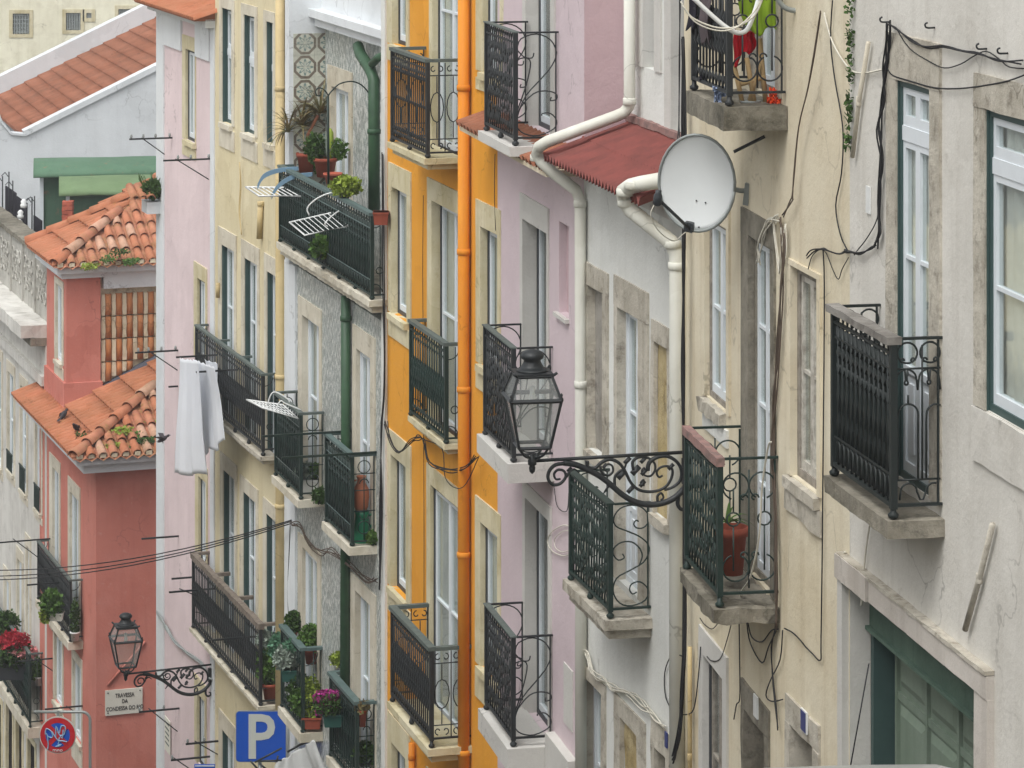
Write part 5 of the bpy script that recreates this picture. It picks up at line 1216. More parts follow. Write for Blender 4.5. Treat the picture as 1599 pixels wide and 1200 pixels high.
# house number plates and plaque
def plate(F,x,y,w,h,mat,label,cat='number plate',d=.033):
    p=F.loc(x,y,d); k=F.Z(x)/FPX; a=abs(F.sx(x+w/2)-F.sx(x-w/2))/2
    o=tag(link('number_plate',MB().box(-a,a,0,.012,-h*k/2,h*k/2).mesh('number_plate'),mat,None,F.m@T(p)),label,cat); return o,a,h*k/2
o,a,h=plate(Y2,1254.5,1126,9,34,'white_paint','blue and white number plate on the lintel nearest the garage door')
link('blue_field',MB().box(-a*.8,a*.8,-.004,-.001,-h*.9,h*.9).mesh('blue_field'),'plate_blue',o)
o,a,h=plate(Y1,1179,1103,6,34,'white_paint','faded pale number plate on the grey lintel of the dark doorway')
o,a,h=plate(WB,1039,1155,3,24,'plate_blue','thin number plate on the lintel at the right end of the white cottage')
o,a,h=plate(KB,261,1148,8,52,'plate','pale stone plaque low on the pink wall by its left corner','plaque',d=.03)
for i in range(5): link('text_line',MB().box(-a*.7,a*.7,-.004,-.001,h*(.7-.3*i)-.012,h*(.7-.3*i)+.012).mesh('text_line'),'rail_grey',o)
# ------------------------------------------------------------------ plants
def frame_at(p,F=None): return T(F.m@Vector(p)) if F else T(p)
def plant(F,x,yb,d,potw,poth,potmat,fol,label,seed=0,kind='round',size=.06,group=None,potname='pot'):
    """fol: list of (dx,dy,rx,rz in px,n,mat) relative to the rim centre"""
    p=F.m@Vector(F.loc(x,yb,d)); k=p.y/FPX; o=bpy.data.objects.new('potted_plant',None); COL.objects.link(o); mt=T(p); o.matrix_world=mt; WM[o.name]=mt; tag(o,label,'plant',group)
    h=poth*k; w=potw*k/2; rr=random.Random(seed)
    if kind=='round': m=MB().lathe([(w*.68,0),(w*.9,h*.8),(w*1.04,h*.82),(w*1.04,h),(w*.92,h),(w*.9,h*.9),(w*.1,h*.88)],(0,0,0),16)
    else: m=MB(); m.add([(sx*w*q,sy*.09*q,z) for z,q in ((0,.85),(h,1)) for sx,sy in ((-1,-1),(1,-1),(1,1),(-1,1))],[(0,3,2,1),(0,1,5,4),(1,2,6,5),(2,3,7,6),(3,0,4,7),(4,5,6,7)]); m.box(-w*1.04,w*1.04,-.1,.1,h*.86,h)
    link(potname,m.mesh('pot'),potmat,o,mt)
    for (dx,dy,rx,rz,n,mat) in fol:
        m=MB(); c=(dx*k,0,h+dy*k)
        leaves(m,c,(rx*k*1.18,min(rx*k,.22),rz*k*1.15),int(n*3.6),size*.8,rng=rr)
        for i in range(8): m.tube([(rr.uniform(-.3,.3)*w,0,h*.8),(c[0]+rr.uniform(-.7,.7)*rx*k,rr.uniform(-.05,.05),c[2]+rr.uniform(-.3,.8)*rz*k)],.004,3)
        link('foliage' if 'petal' not in mat else 'flowers',m.mesh('foliage'),mat,o,mt)
    return o,mt,k,h
def spikes(o,mt,c,n,L,mat,droop=.6,w=.02,seed=0):
    rr=random.Random(seed)
    m=MB()
    for i in range(n):
        a=rr.uniform(0,6.28); e=rr.uniform(.1,1.35); l=L*rr.uniform(.6,1.1); prev=None; ww=w*rr.uniform(.7,1.2)
        d=Vector((math.cos(a)*math.cos(e),math.sin(a)*math.cos(e)*.6,math.sin(e))); p=Vector(c); q=[];side=d.cross(Vector((0,0,1))).normalized()
        for s in range(7):
            t=s/6; q.append((Vector(p),ww*(1-t)**.7)); p=p+d*l/6; d=(d+Vector((0,0,-droop*.33))).normalized()
        vs=[];fs=[]
        for pt,wd in q: vs+=[pt-side*wd,pt+Vector((0,0,-wd*.4)),pt+side*wd]
        for s in range(6): b=3*s; fs+=[(b,b+3,b+4,b+1),(b+1,b+4,b+5,b+2)]
        m.add(vs,fs)
    return link('foliage',m.mesh('foliage'),mat,o,mt)
F=TB
o,mt,k,h=plant(F,478,272,-.15,30,34,'pot',[(22,-8,12,24,260,'leaf')],'rusty pot with sprawling reddish aloe at the far end of the terrace',1)
spikes(o,mt,(-.05,0,.62),44,.5,'leaf_aloe',.7,.018,1); spikes(o,mt,(.18,0,.78),60,.54,'leaf_aloe',.6,.016,2); spikes(o,mt,(-.22,-.1,.55),34,.48,'leaf_aloe',.9,.018,3)
link('stem',MB().tube([(0,0,.2),(.02,0,.5),(.15,0,.75)],.02,6).mesh('stem'),'tile_brown',o,mt)
o,mt,k,h=plant(F,508,276,-.1,38,30,'pot',[(-16,14,13,20,300,'moss'),(20,12,12,14,120,'leaf')],'wide red pot of cactus and leafy plants behind the green arch pole',2)
spikes(o,mt,(.02,0,.25),26,.4,'leaf_grey',.12,.014,5); link('cactus',MB().lathe([(.035,.2),(.045,.4),(.04,.55),(.01,.6)],(.06,0,0),8).mesh('cactus'),'leaf_lime',o,mt)
plant(F,520,288,.0,30,18,'brick',[],'low rough clay bowl on the terrace behind the rail',3)
o,mt,k,h=plant(F,540,309,.14,16,12,'dark_frame',[(0,6,20,13,320,'leaf_lime')],'bright lime succulent in a small pot on the terrace rail',4,size=.07)
o,mt,k,h=plant(F,595,350,.12,24,20,'pot',[],'empty red trough at the near end of the terrace rail',5,kind='box')
o,mt,k,h=plant(F,503,402,.22,18,8,'dark_frame',[(0,8,15,13,160,'leaf'),(4,4,12,9,90,'petal_pink' if False else 'leaf_lime')],'yellowing plant pushed through the foot of the terrace railing',6,size=.09)
o,mt,k,h=plant(F,481,775,.12,34,28,'white_paint',[(-5,10,14,12,150,'leaf_grey'),(8,10,10,10,80,'leaf')],'white box planter with dry grey herbs on the small middle balcony',7,kind='box')
plant(F,499,786,.1,10,6,'dark_frame',[(0,6,9,12,110,'moss')],'small dark trailing plant at the near corner of the balcony with the white planter',8)
plant(F,582,852,.04,8,6,'dark_frame',[(0,5,8,8,80,'leaf')],'little green plant on the balcony floor right of the green jug',9)
plant(F,422,1091,.10,28,25,'pot',[(-2,30,15,32,520,'leaf'),(6,55,14,20,300,'leaf_teal'),(-6,66,13,12,200,'leaf_grey')],'terracotta pot with a tall mixed green plant at the near end of the long balcony',10,size=.07)
plant(F,452,1062,.30,24,18,'planter_green',[(-4,16,17,17,520,'leaf_grey'),(4,32,12,12,150,'leaf_teal')],'dark green trough of silvery foliage hung outside the crowded green balcony',11,kind='box',size=.06)
plant(F,458,996,.1,14,10,'pot',[(0,14,12,16,300,'moss')],'dark feathery shrub at the far end of the crowded green balcony',12,size=.05)
plant(F,486,1036,.05,24,24,'pot',[(0,14,17,20,520,'leaf')],'terracotta pot with a bushy grey-green herb beside the open green rail',13,size=.05)
plant(F,487,1136,.12,30,18,'pot',[(0,26,13,34,200,'leaf_lime'),(-18,20,10,22,160,'leaf')],'terracotta trough with yellowing stems on the floor of the crowded balcony',14,kind='box')
plant(F,521,1133,.28,32,20,'planter_green',[(-6,14,24,16,520,'moss'),(-14,20,15,14,240,'petal_magenta'),(-18,4,8,6,90,'petal_magenta'),(2,26,10,8,70,'petal_magenta')],'dark green trough of magenta flowers',15,kind='box',size=.045)
plant(F,466,1100,.2,16,10,'dark_frame',[(0,10,16,26,260,'moss'),(6,-4,12,12,90,'leaf_lime')],'dark tangle of greenery low behind the rail of the crowded green balcony',26)
plant(F,438,1040,.22,14,10,'pot',[(0,18,15,20,300,'leaf_teal')],'bluish leafy plant between the long black balcony and the crowded green one',27,size=.07)
plant(F,528,1050,.06,12,12,'white_paint',[(0,8,11,9,110,'leaf_lime')],'small yellow-green plant in a white pot by the green drainpipe',16)
plant(F,566,1134,.16,14,26,'pot',[(0,4,9,8,60,'leaf_aloe')],'tall clay pot hung inside the lowest green railing',17)
plant(F,570,1196,.1,22,8,'dark_frame',[(0,12,16,16,220,'moss')],'dark green bush at the bottom of the lowest green balcony',18)
# clay jar and jug
p=F.m@Vector(F.loc(565,850,.12)); k=p.y/FPX
def lathe_thing(name,p,prof,mat,label,cat,extra=None):
    o=bpy.data.objects.new(name,None); COL.objects.link(o); o.matrix_world=T(p); WM[o.name]=T(p); tag(o,label,cat)
    link('body',MB().lathe([(r*k,z*k) for r,z in prof],(0,0,0),20).mesh('body'),mat,o,T(p)); 
    if extra: extra(o,T(p))
    return o
lathe_thing('plastic_jug',p,[(13,0),(14,4),(11,40),(10,46),(12,52),(10.5,52),(9,46),(1,45)],'green_plastic','green plastic jug under the clay jar on the balcony','jug',
   lambda o,mt: link('handle',MB().tube(smooth([(10*k,0,46*k),(17*k,0,46*k),(18*k,0,34*k),(12*k,0,26*k)]),2*k,6).mesh('handle'),'green_plastic',o,mt))
lathe_thing('clay_jar',p+Vector((-1*k,0,53*k)),[(8,0),(11,6),(13,22),(12,34),(7,43),(6,49),(8,54),(6.5,54),(5,48),(1,46)],'jar','orange clay jar standing on the green jug','jar',
   lambda o,mt: link('handle',MB().tube(smooth([(-7*k,0,48*k),(-13*k,0,44*k),(-11*k,0,34*k)]),1.4*k,6).mesh('handle'),'jar',o,mt))
# big pot on the cream house balcony
F=Y1; o,mt,k,h=plant(F,1143,896,.2,50,74,'pot',[],'large dark red pot on the crumbling balcony of the cream house',20)
spikes(o,mt,(-.03,0,.36),7,.24,'leaf',.9,.02,8)
F=SB; plant(F,88,968,.75,22,12,'plate',[(-8,12,14,20,420,'leaf'),(-16,-4,8,12,100,'leaf_lime')],'bushy green plant in a pale trough at the salmon house balcony',21,kind='box',size=.09)
plant(F,117,1000,.15,16,14,'white_paint',[(0,20,6,30,160,'moss')],'white pot with a climbing plant at the near end of the salmon house balcony',22)
F=VB; plant(F,28,1060,.35,70,24,'dark_frame',[(-8,14,26,22,420,'moss'),(-6,34,22,14,300,'petal_red'),(10,18,24,6,200,'petal_pink')],'mass of red and pink flowers on the far left balcony',23,kind='box',size=.08)
plant(F,10,1000,.3,20,12,'dark_frame',[(0,14,16,18,260,'moss')],'dark leafy plant above the red flowers at the left edge',24,size=.09)
plant(F,60,1070,.05,14,14,'white_paint',[(-2,12,10,14,200,'leaf')],'small white pot with a green tuft right of the red flowers',25,size=.07)
# ------------------------------------------------------------------ drying racks, arch, bars
def thing(name,label,cat,mt,group=None):
    o=bpy.data.objects.new(name,None); COL.objects.link(o); o.matrix_world=mt; WM[o.name]=mt; return tag(o,label,cat,group)
def rackpts(Z,pts,o): return [at(x,y,Z)-o for x,y in pts]
o0=at(430,285,40.1)+Vector((0,0,0)); mt=T(o0); k=40.6/FPX
def W3(x,y,dz=0): return at(x,y,40.1+dz)-o0
rk=thing('drying_rack','folding drying rack with blue-grey curved arms and white slats on the terrace rail','drying rack',mt)
for (a,b,c_,d_,dz) in (((466,263),(435,266),(412,275),(402,292),.2),((488,272),(458,276),(435,290),(424,307),-.1)):
    P=smooth([W3(*a,dz),W3(*b,dz),W3(*c_,dz),W3(*d_,dz)]); m=MB()
    for q in range(len(P)-1):
        w=.024+.014*q/len(P); A,B=P[q],P[q+1]; m.add([A+Vector((0,-.02,w)),B+Vector((0,-.02,w)),B+Vector((0,-.02,-w)),A+Vector((0,-.02,-w)),A+Vector((0,.02,w)),B+Vector((0,.02,w)),B+Vector((0,.02,-w)),A+Vector((0,.02,-w))],[(0,3,2,1),(4,5,6,7),(0,1,5,4),(3,7,6,2)])
    link('arm',m.mesh('arm'),'blue_plastic',rk,mt)
A=W3(384,292,.5);B=W3(405,306,-.5);C_=W3(476,306,-.5);D_=W3(452,293,.5)
for i in range(9):
    t=i/8; link('slat',MB().tube([A.lerp(D_,t),B.lerp(C_,t)],.008,4).mesh('slat'),'white_paint',rk,mt)
link('frame',MB().tube([A,B,C_,D_,A],.014,5).mesh('frame'),'white_paint',rk,mt)
o0=at(500,335,37.7); mt=T(o0)
def W4(x,y,dz=0): return at(x,y,37.7+dz)-o0
rk=thing('drying_rack','white wire drying rack hooked over the middle of the terrace rail','drying rack',mt)
A=W4(452,347,.4);B=W4(476,367,-.4);C_=W4(552,351,-.4);D_=W4(527,330,.4)
link('frame',MB().tube([A,B,C_,D_,A],.011,6).mesh('frame'),'white_paint',rk,mt)
for i in range(1,10):
    t=i/10; link('wire',MB().tube([A.lerp(D_,t),B.lerp(C_,t)],.005,4).mesh('wire'),'white_paint',rk,mt)
for pts in (((483,336),(480,325),(492,312),(510,303),(530,299),(536,301)),((512,354),(508,348),(525,332),(548,320),(560,315))):
    link('hook_arm',MB().tube(smooth([W4(*p) for p in pts]),.010,6).mesh('hook_arm'),'white_paint',rk,mt)
o0=at(440,635,39.3); mt=T(o0)
def W5(x,y,dz=0): return at(x,y,39.3+dz)-o0
rk=thing('drying_rack','small white wire drying rack on the balcony beside the black railing','drying rack',mt)
A=W5(385,624,.3);B=W5(410,637,-.3);C_=W5(465,653,-.3);D_=W5(442,632,.3)
link('frame',MB().tube([A,B,C_,D_,A],.010,6).mesh('frame'),'white_paint',rk,mt)
for i in range(1,10):
    t=i/10; link('wire',MB().tube([A.lerp(D_,t),B.lerp(C_,t)],.005,4).mesh('wire'),'white_paint',rk,mt)
for i in range(1,4):
    t=i/4; link('wire',MB().tube([A.lerp(B,t),D_.lerp(C_,t)],.005,4).mesh('wire'),'white_paint',rk,mt)
for pts in (((418,632),(422,618),(430,612),(448,622),(452,628)),((430,640),(438,626),(446,630),(470,640))):
    link('hook_arm',MB().tube(smooth([W5(*p) for p in pts]),.009,6).mesh('hook_arm'),'white_paint',rk,mt)
F=TB; s_=F.sx(512,.1)
q0=Vector(F.perp(s_,513,290)); m=MB(); m.tube([(0,0,0),Vector(F.perp(s_,512,150))-q0],.016,6)
ar=thing('arch_pole','dark green garden pole with a hooped top on the terrace','arch pole',F.m@T(q0))
link('pole',m.mesh('pole'),'iron_green',ar)
link('hoop',MB().tube(smooth([Vector(F.perp(s_,x,y))-q0 for x,y in ((512,150),(518,142),(530,131),(548,127),(562,131),(572,140),(577,148))]),.009,6).mesh('hoop'),'iron_green',ar)
link('curl',MB().tube(smooth([Vector(F.perp(s_,x,y))-q0 for x,y in ((512,148),(506,140),(498,137),(493,142),(495,149),(501,148),(500,143))]),.009,6).mesh('curl'),'iron_green',ar)
def perpbar(F,xw,yw,xl,label,strut=None,ins=(),mat='iron_black',r=.012,group='iron line brackets on the pink house',cat='line bracket',d0=0,name='line_bracket'):
    s=F.sx(xw,d0); P0=Vector(F.perp(s,xw,yw)); o=thing(name,label,cat,F.m@T(P0),group)
    P1=Vector(F.perp(s,xl,yw-(0))) ; P1.z=P0.z
    link('arm',MB().box(-r,r,P1.y-P0.y,0,-r,r).mesh('arm'),mat,o)
    if strut: link('strut',MB().tube([Vector(F.perp(s,strut[0],yw))-P0,Vector(F.perp(s,strut[1],strut[2]))-P0],r*.7,5).mesh('strut'),mat,o)
    for x in ins:
        p=Vector(F.perp(s,x,yw))-P0; link('insulator',MB().lathe([(.008,.012),(.016,.02),(.022,.04),(.014,.05),(.018,.06),(.01,.07)],(0,p.y,0),8).mesh('insulator'),'steel',o)
    return o
F=KB
perpbar(F,269,215,202,'upper iron arm with four insulators near the top of the pink house',(221,257,241),(205,224,243,265))
perpbar(F,328,248,255,'second iron arm with insulators, just below the topmost one',(274,326,280),(278,298,326))
perpbar(F,278,547,211,'iron arm with insulators left of the white sheets',(231,277,578),(216,232,252,274))
perpbar(F,278,603,263,'short iron stub low beside the white sheets')
perpbar(F,279,837,221,'thin iron bar above the overhead wires on the pink house')
perpbar(F,303,901,268,'short iron bar left of the timber-railed balcony')
perpbar(F,280,1106,217,'iron arm reaching over the street name plate',(232,277,1142),(218,256))
perpbar(F,330,1181,267,'lowest iron arm at the foot of the pink house',(268,300,1203),(269,))
F=CB
perpbar(F,341,1157,290,'rusty iron arm above the lowest one, by the pale yellow house',(304,340,1178),(293,319))
perpbar(F,336,919,264,'iron line bar in front of the timber-railed balcony, upper',(280,330,940),group='laundry bars of the pale yellow house',cat='laundry bar',name='laundry_bar')
perpbar(F,408,993,331,'iron line bar in front of the timber-railed balcony, lower',group='laundry bars of the pale yellow house',cat='laundry bar',name='laundry_bar')
L1=perpbar(F,341,554,275,'iron bar holding the far edge of the white sheets',group='laundry bars of the pale yellow house',cat='laundry bar',name='laundry_bar')
L2=perpbar(F,372,577,306,'iron bar holding the near edge of the white sheets',group='laundry bars of the pale yellow house',cat='laundry bar',name='laundry_bar')
F=TB
perpbar(F,548,673,409,'green line bar high above the middle green balconies',mat='iron_green',group='laundry bars of the tiled house',cat='laundry bar',name='laundry_bar')
perpbar(F,588,706,440,'green line bar just above the jar balcony rail',mat='iron_green',group='laundry bars of the tiled house',cat='laundry bar',name='laundry_bar')
F=SB
perpbar(F,80,841,-20,'long iron bar crossing the left edge above the salmon balcony',(20,62,872),group='line brackets of the salmon house',d0=0)
perpbar(F,110,908,42,'iron bar level with the salmon balcony handrail',group='line brackets of the salmon house')
perpbar(F,82,1028,24,'iron bar below the plant on the salmon house',(54,83,1048),group='line brackets of the salmon house')
perpbar(F,129,1102,70,'iron bar just above the no-parking sign',(103,115,1110),group='line brackets of the salmon house')
# ------------------------------------------------------------------ cloth
def cloth(name,TLp,TRp,BRp,BLp,folds,amp,mat,label,nx=36,ny=24,cat='laundry',hem=.03,seed=0):
    rr=random.Random(seed); o0=TLp; m=MB(); vs=[];fs=[]
    ph=rr.uniform(0,6)
    nrm=(TRp-TLp).cross(BLp-TLp).normalized()
    for j in range(ny+1):
        v=j/ny
        for i in range(nx+1):
            u=i/nx; L=TLp.lerp(BLp,v); Rr=TRp.lerp(BRp,v); p=L.lerp(Rr,u)
            f=math.sin(u*folds*6.28+ph+.8*math.sin(v*2.2+ph))*.7+math.sin(u*folds*2.3*6.28+ph*2+v)*.3
            a=amp*(.35+.65*v); p=p+nrm*(f*a)+Vector((math.sin(v*5+ph)*.012,0,math.sin(u*9+ph)*hem*v))
            if v==0: p=p+Vector((0,0,-.02*abs(math.sin(u*folds*6.28))))
            vs.append(p-o0)
    for j in range(ny):
        for i in range(nx): a=j*(nx+1)+i; fs.append((a,a+1,a+nx+2,a+nx+1))
    m.add(vs,fs,True); o=link(name,m.mesh(name),mat,None,T(o0)); sd=o.modifiers.new('s','SOLIDIFY'); sd.thickness=.004
    return tag(o,label,cat,None)
F=CB
zA=F.Z(341)-.3
cloth('bed_sheet',at(279,558,zA),at(308,562,zA-1.2),at(325,742,zA-1.2),at(271,740,zA),2.3,.035,'sheet','larger white bed sheet hanging at the front of the iron bars',seed=1,hem=.02)
cloth('bed_sheet',at(303,560,zA-.2),at(336,572,zA-1.6),at(352,692,zA-1.8),at(322,708,zA-.6),2.1,.03,'sheet','second white sheet behind and right of the larger one',seed=2,hem=.05)
cloth('pillow_case',at(318,560,zA-.0),at(338,566,zA-.6),at(342,628,zA-.6),at(332,636,zA),1.2,.03,'sheet','small white cloth hanging closest to the black railing',seed=3)
F=Y1
s1=F.sx(1226); dB=F.pd(s1,1139); s0=F.sx(1084,dB)
def B(s,d,z): return F.m@Vector((s,-d,z))
zf=F.zz(166,s1,dB)
def atd(s,x,y): return F.m@Vector(F.perp(s,x,y))
cloth('towel',atd(s1-.2,1146,-20),atd(s1-.2,1222,-20),atd(s1-.2,1216,46),atd(s1-.2,1168,52),2,.03,'towel_green','lime green towel hanging over the laundry balcony',seed=4)
cloth('shirt',atd(s1-.3,1150,45),atd(s1-.3,1182,48),atd(s1-.3,1178,74),atd(s1-.3,1143,100),2,.03,'cloth_red','red garment hanging below the green towel',seed=5)
def lf(s,z): return F.m@Vector((s,-(dB+.035),z))
zq=lambda y,s: F.zz(y,s,dB)
cloth('trousers',lf(s0+.05,zq(-30,s0)),lf(s0+.25,zq(-30,s0)),lf(s0+.22,zq(46,s0)),lf(s0-.02,zq(42,s0)),1,.02,'cloth_black','black trousers with a pale stripe over the far end of the laundry balcony',seed=6)
cloth('trousers',lf(s0+.38,zq(-20,s0)),lf(s0+.72,zq(-20,s0)),lf(s0+.68,zq(58,s0+.4)),lf(s0+.42,zq(62,s0+.4)),1.5,.03,'cloth_brown','brown-grey trousers over the middle of the laundry balcony rail',seed=7)
def lump(name,x,y,s,rx,rz,mat,label,cat='cloth',seed=0):
    rr=random.Random(seed); p=atd(s,x,y); k=p.y/FPX
    if name=='metal_bowl': m=MB().lathe([(.35,-.8),(.8,-.3),(1,.6),(.93,.6),(.7,-.1),(.1,-.5)],(0,0,0),18); m.v=[(v[0]*rx*k,v[1]*rx*k*.6,v[2]*rz*k) for v in m.v]
    else:
        m=MB()
        for q in range(7):
            cx,cz=rr.uniform(-.5,.5)*rx*k,rr.uniform(-.7,.45)*rz*k; w=rx*k*rr.uniform(.4,.7); h=rz*k*rr.uniform(.2,.5); y0=rr.uniform(-.08,.08); nx=9; vs=[];fs=[]
            for a in range(nx):
                for b in range(5): vs.append((cx+w*(a/(nx-1)*2-1),y0+rr.uniform(-.03,.03),cz+h*(b/4*2-1)+.35*h*math.sin(a*1.7+q)))
            for a in range(nx-1):
                for b in range(4): fs.append((a*5+b,a*5+b+5,a*5+b+6,a*5+b+1))
            m.add(vs,fs,False)
    return tag(link(name,m.mesh(name),mat,None,T(p)),label,cat)
lump('cloth_heap',1126,143,s1-.35,13,15,'cloth_blue','pale blue and pink bundled cloth on the laundry balcony floor',seed=1)
lump('plastic_bag',1208,150,s1-.2,13,15,'cloth_orange','bright orange-red bag on the laundry balcony floor','bag',seed=2)
lump('metal_bowl',1172,160,s1-.25,17,5,'steel','shiny metal bowl on the laundry balcony floor','bowl',seed=3)
lump('cloth_heap',1100,118,s1-.9,9,9,'cloth_black','dark bundle behind the far end of the laundry balcony rails',seed=4)
m=MB(); o0=atd(s1-.3,1160,160); 
for a,b in (((1146,100),(1160,163)),((1166,90),(1178,160)),((1186,60),(1196,163)),((1170,160),(1186,100)),((1155,132),(1195,120))): m.tube([atd(s1-.3,*a)-o0,atd(s1-.28,*b)-o0],.018,6)
tag(link('wooden_trestle',m.mesh('wooden_trestle'),'wood',None,T(o0)),'wooden trestle standing among the laundry on the balcony','trestle')
def perpcable(F,s,pts,label,r,mat,cat='hose',name='hose'):
    o0=atd(s,*pts[0][:2]); m=MB().tube(smooth([atd(s,*p)-o0 for p in pts]),r,8); return tag(link(name,m.mesh(name),mat,None,T(o0)),label,cat)
s=s1+.12
perpcable(F,s,[(1082,-4),(1105,18),(1128,38),(1145,49),(1158,51),(1168,44),(1178,20),(1186,-8)],'thick white plastic hose looping across the top of the laundry balcony',.016,'white_paint')
perpcable(F,s+.03,[(1063,2),(1078,25),(1105,39),(1130,44),(1155,40),(1180,22),(1192,-6)],'thin white cable sagging beside the thick hose',.006,'cable_white','cable','cable')
perpcable(F,s+.05,[(1066,8),(1084,33),(1112,46),(1138,47),(1160,36),(1182,12),(1190,-8)],'lower thin white cable sagging beside the hose',.005,'cable_white','cable','cable')
pp=perpcable(F,s+.1,[(1212,-10),(1218,4),(1230,14),(1250,17),(1287,16)],'bent grey metal pole bracket at the top of the cream house',.018,'steel','pole','bent_pole')
perpcable(F,s1-.55,[(1146,237),(1170,225),(1194,213)],'short iron strut under the laundry balcony',.012,'iron_black','strut','iron_strut')
perpcable(F,Y1.sx(1160),[(1190,930),(1192,1200)],'x',.001,'cable') if False else None
# translucent sheeting at the bottom
cloth('plastic_sheet',at(432,1190,38.6),at(490,1154,38.3),at(530,1235,38.2),at(412,1240,38.6),2.6,.09,'plastic_sheet','crumpled translucent plastic sheet below the parking sign',cat='plastic sheet',seed=9)
m=MB(); o0=at(400,1195,38.0)
for a,b in (((391,1188),(402,1200)),((402,1188),(440,1187)),((405,1192),(420,1204)),((434,1180),(432,1190)),((398,1190),(440,1168))): m.tube([at(*a,38.0)-o0,at(*b,38.0)-o0],.012,5)
tag(link('wire_frame',m.mesh('wire_frame'),'dark_frame',None,T(o0)),'dark bent wire frame poking up beneath the parking sign','wire frame')
m=MB(); o0=at(470,1165,39.6); m.tube([at(449,1174,39.6)-o0,at(468,1163,39.6)-o0,at(484,1157,40.0)-o0],.014,6)
tag(link('iron_strut',m.mesh('iron_strut'),'iron_black',None,T(o0)),'black strut under the plant-crowded green balcony','strut')
# ------------------------------------------------------------------ parked car
Zc=14.2; cx_=(1345-CX)/FPX*Zc; zr_=-(1205-HZ)/FPX*Zc
cm=T((cx_,Zc,zr_))@Matrix.Rotation(R(4),4,'Z')@Matrix.Rotation(math.atan(-.31),4,'X')
car=thing('parked_car','pale grey car whose roof edge shows along the bottom, by the garage door','car',cm)
sec=[(-2.0,-.72,-.72),(-1.95,-.5,-.75),(-.95,-.42,-.74),(-.3,0.0,-.56),(.3,.03,-.55),(1.5,.0,-.55),(1.95,-.42,-.72),(2.0,-.75,-.72)]
m=MB(); n=len(sec); vs=[]; K=9
for (y,zt,hw_) in sec:
    for j in range(K):
        t=j/(K-1); a=math.pi*t; c_=math.cos(a); x=-hw_*(abs(c_)**.35)*(1 if c_>0 else -1); z=zt-.09*(abs(c_)**3)
        vs.append((x,y,z))
b0_=len(vs)
for (y,zt,hw_) in sec: vs+=[(-.84,y*1.02,-.85),(.84,y*1.02,-.85),(-.82,y*1.02,-1.25),(.82,y*1.02,-1.25)]
for i in range(n-1):
    for j in range(K-1): a=i*K+j; fs_=(a,a+1,a+K+1,a+K); m.f.append(fs_)
    b=b0_+4*i; m.f+=[(i*K,(i+1)*K,b+4,b),(i*K+K-1,b+1,b+5,(i+1)*K+K-1),(b,b+4,b+6,b+2),(b+1,b+3,b+7,b+5)]
m.f+=[tuple(range(K))+(b0_+1,b0_+3,b0_+2,b0_),tuple((n-1)*K+j for j in range(K))[::-1]+(b0_+4*(n-1),b0_+4*(n-1)+2,b0_+4*(n-1)+3,b0_+4*(n-1)+1)]
m.v=vs; m.sm=[True]*len(m.f); link('body',m.mesh('body'),'car',car,cm)
for x in (-.8,.8):
    for y in (-1.35,1.35): link('wheel',MB().tube([(x-.1,y,-1.22),(x+.1,y,-1.22)],.3,20).mesh('wheel'),'ink',car,cm)
ci=cm.inverted(); link('antenna',MB().tube([ci@at(1328,1197,Zc+.3),ci@at(1357,1036,Zc+.4)],.0035,5).mesh('antenna'),'ink',car,cm)
# ------------------------------------------------------------------ cables
F=R1
cable(F,[(1389,35,.05),(1388,70),(1384,110),(1381,160),(1376,200),(1377,250),(1375,300),(1374,340),(1375,360),(1369,385)],'black cable bundle down the white house wall left of the tall glazed door',.006,strands=5,spread=.02)
cable(F,[(1389,38),(1400,42),(1425,62),(1448,72),(1475,73),(1505,78),(1530,86),(1560,92),(1599,97)],'cable strung over the lintels from hook to hook, upper run',.005,strands=2)
cable(F,[(1400,45),(1420,75),(1450,95),(1475,106),(1500,100),(1520,88),(1540,80),(1560,92),(1575,104),(1599,107)],'sagging thin cable crossing the worn lintel',.004)
cable(F,[(1386,108),(1395,118),(1420,126),(1460,137),(1500,138),(1540,133),(1575,126),(1605,115)],'black cable sagging across the wall between the two tall openings',.005)
cable(F,[(1287,20),(1296,55),(1310,85),(1330,110),(1350,114),(1380,108)],'white cable swinging from the metal pole to the cable bundle',.006,'cable_white')
cable(F,[(1369,385),(1362,388),(1345,397),(1330,395),(1322,392)],'cable running left from the foot of the bundle',.005,strands=3)
cable(F,[(1373,300),(1370,340),(1355,370),(1338,392),(1334,398)],'loose loop of thin cable left of the bundle',.004)
cable(F,[(1320,862),(1316,868),(1317,890),(1319,905)],'white hose end curling over the corner of the garage lintel',.008,'cable_white',cat='hose',name='hose')
cable(F,[(1359,815),(1352,860),(1346,925),(1345,945),(1347,935)],'grey strap hanging from the white house balcony over the garage lintel',.006,'cable_white',cat='strap',name='strap')
cable(F,[(1460,142),(1450,68),(1460,48),(1485,73)],'x',.003) if False else None
for i,(x,y) in enumerate(((1389,34),(1460,43),(1541,76),(1574,83))):
    p=F.loc(x,y,0); m=MB().tube(smooth([(0,0,0),(0,-.05,0),(0,-.06,.02),(0,-.045,.03)]),.006,5)
    tag(link('hook',m.mesh('hook'),'iron_black',None,F.m@T(p)),('wall hook at the top of the black cable bundle','wall hook above the worn lintel of the glazed door','wall hook between the two lintels','wall hook at the right edge above the right lintel')[i],'hook','cable hooks on the white house')
F=Y2
cable(F,[(1300,0),(1297,60),(1303,120),(1316,200),(1314,270),(1305,320),(1312,365),(1324,392)],'long wavy black cable down the cream wall right of the window',.005)
cable(F,[(1324,392),(1312,396),(1297,390),(1285,386),(1270,393),(1262,402)],'black cable running along a plaster edge above the weathered window',.005,strands=2)
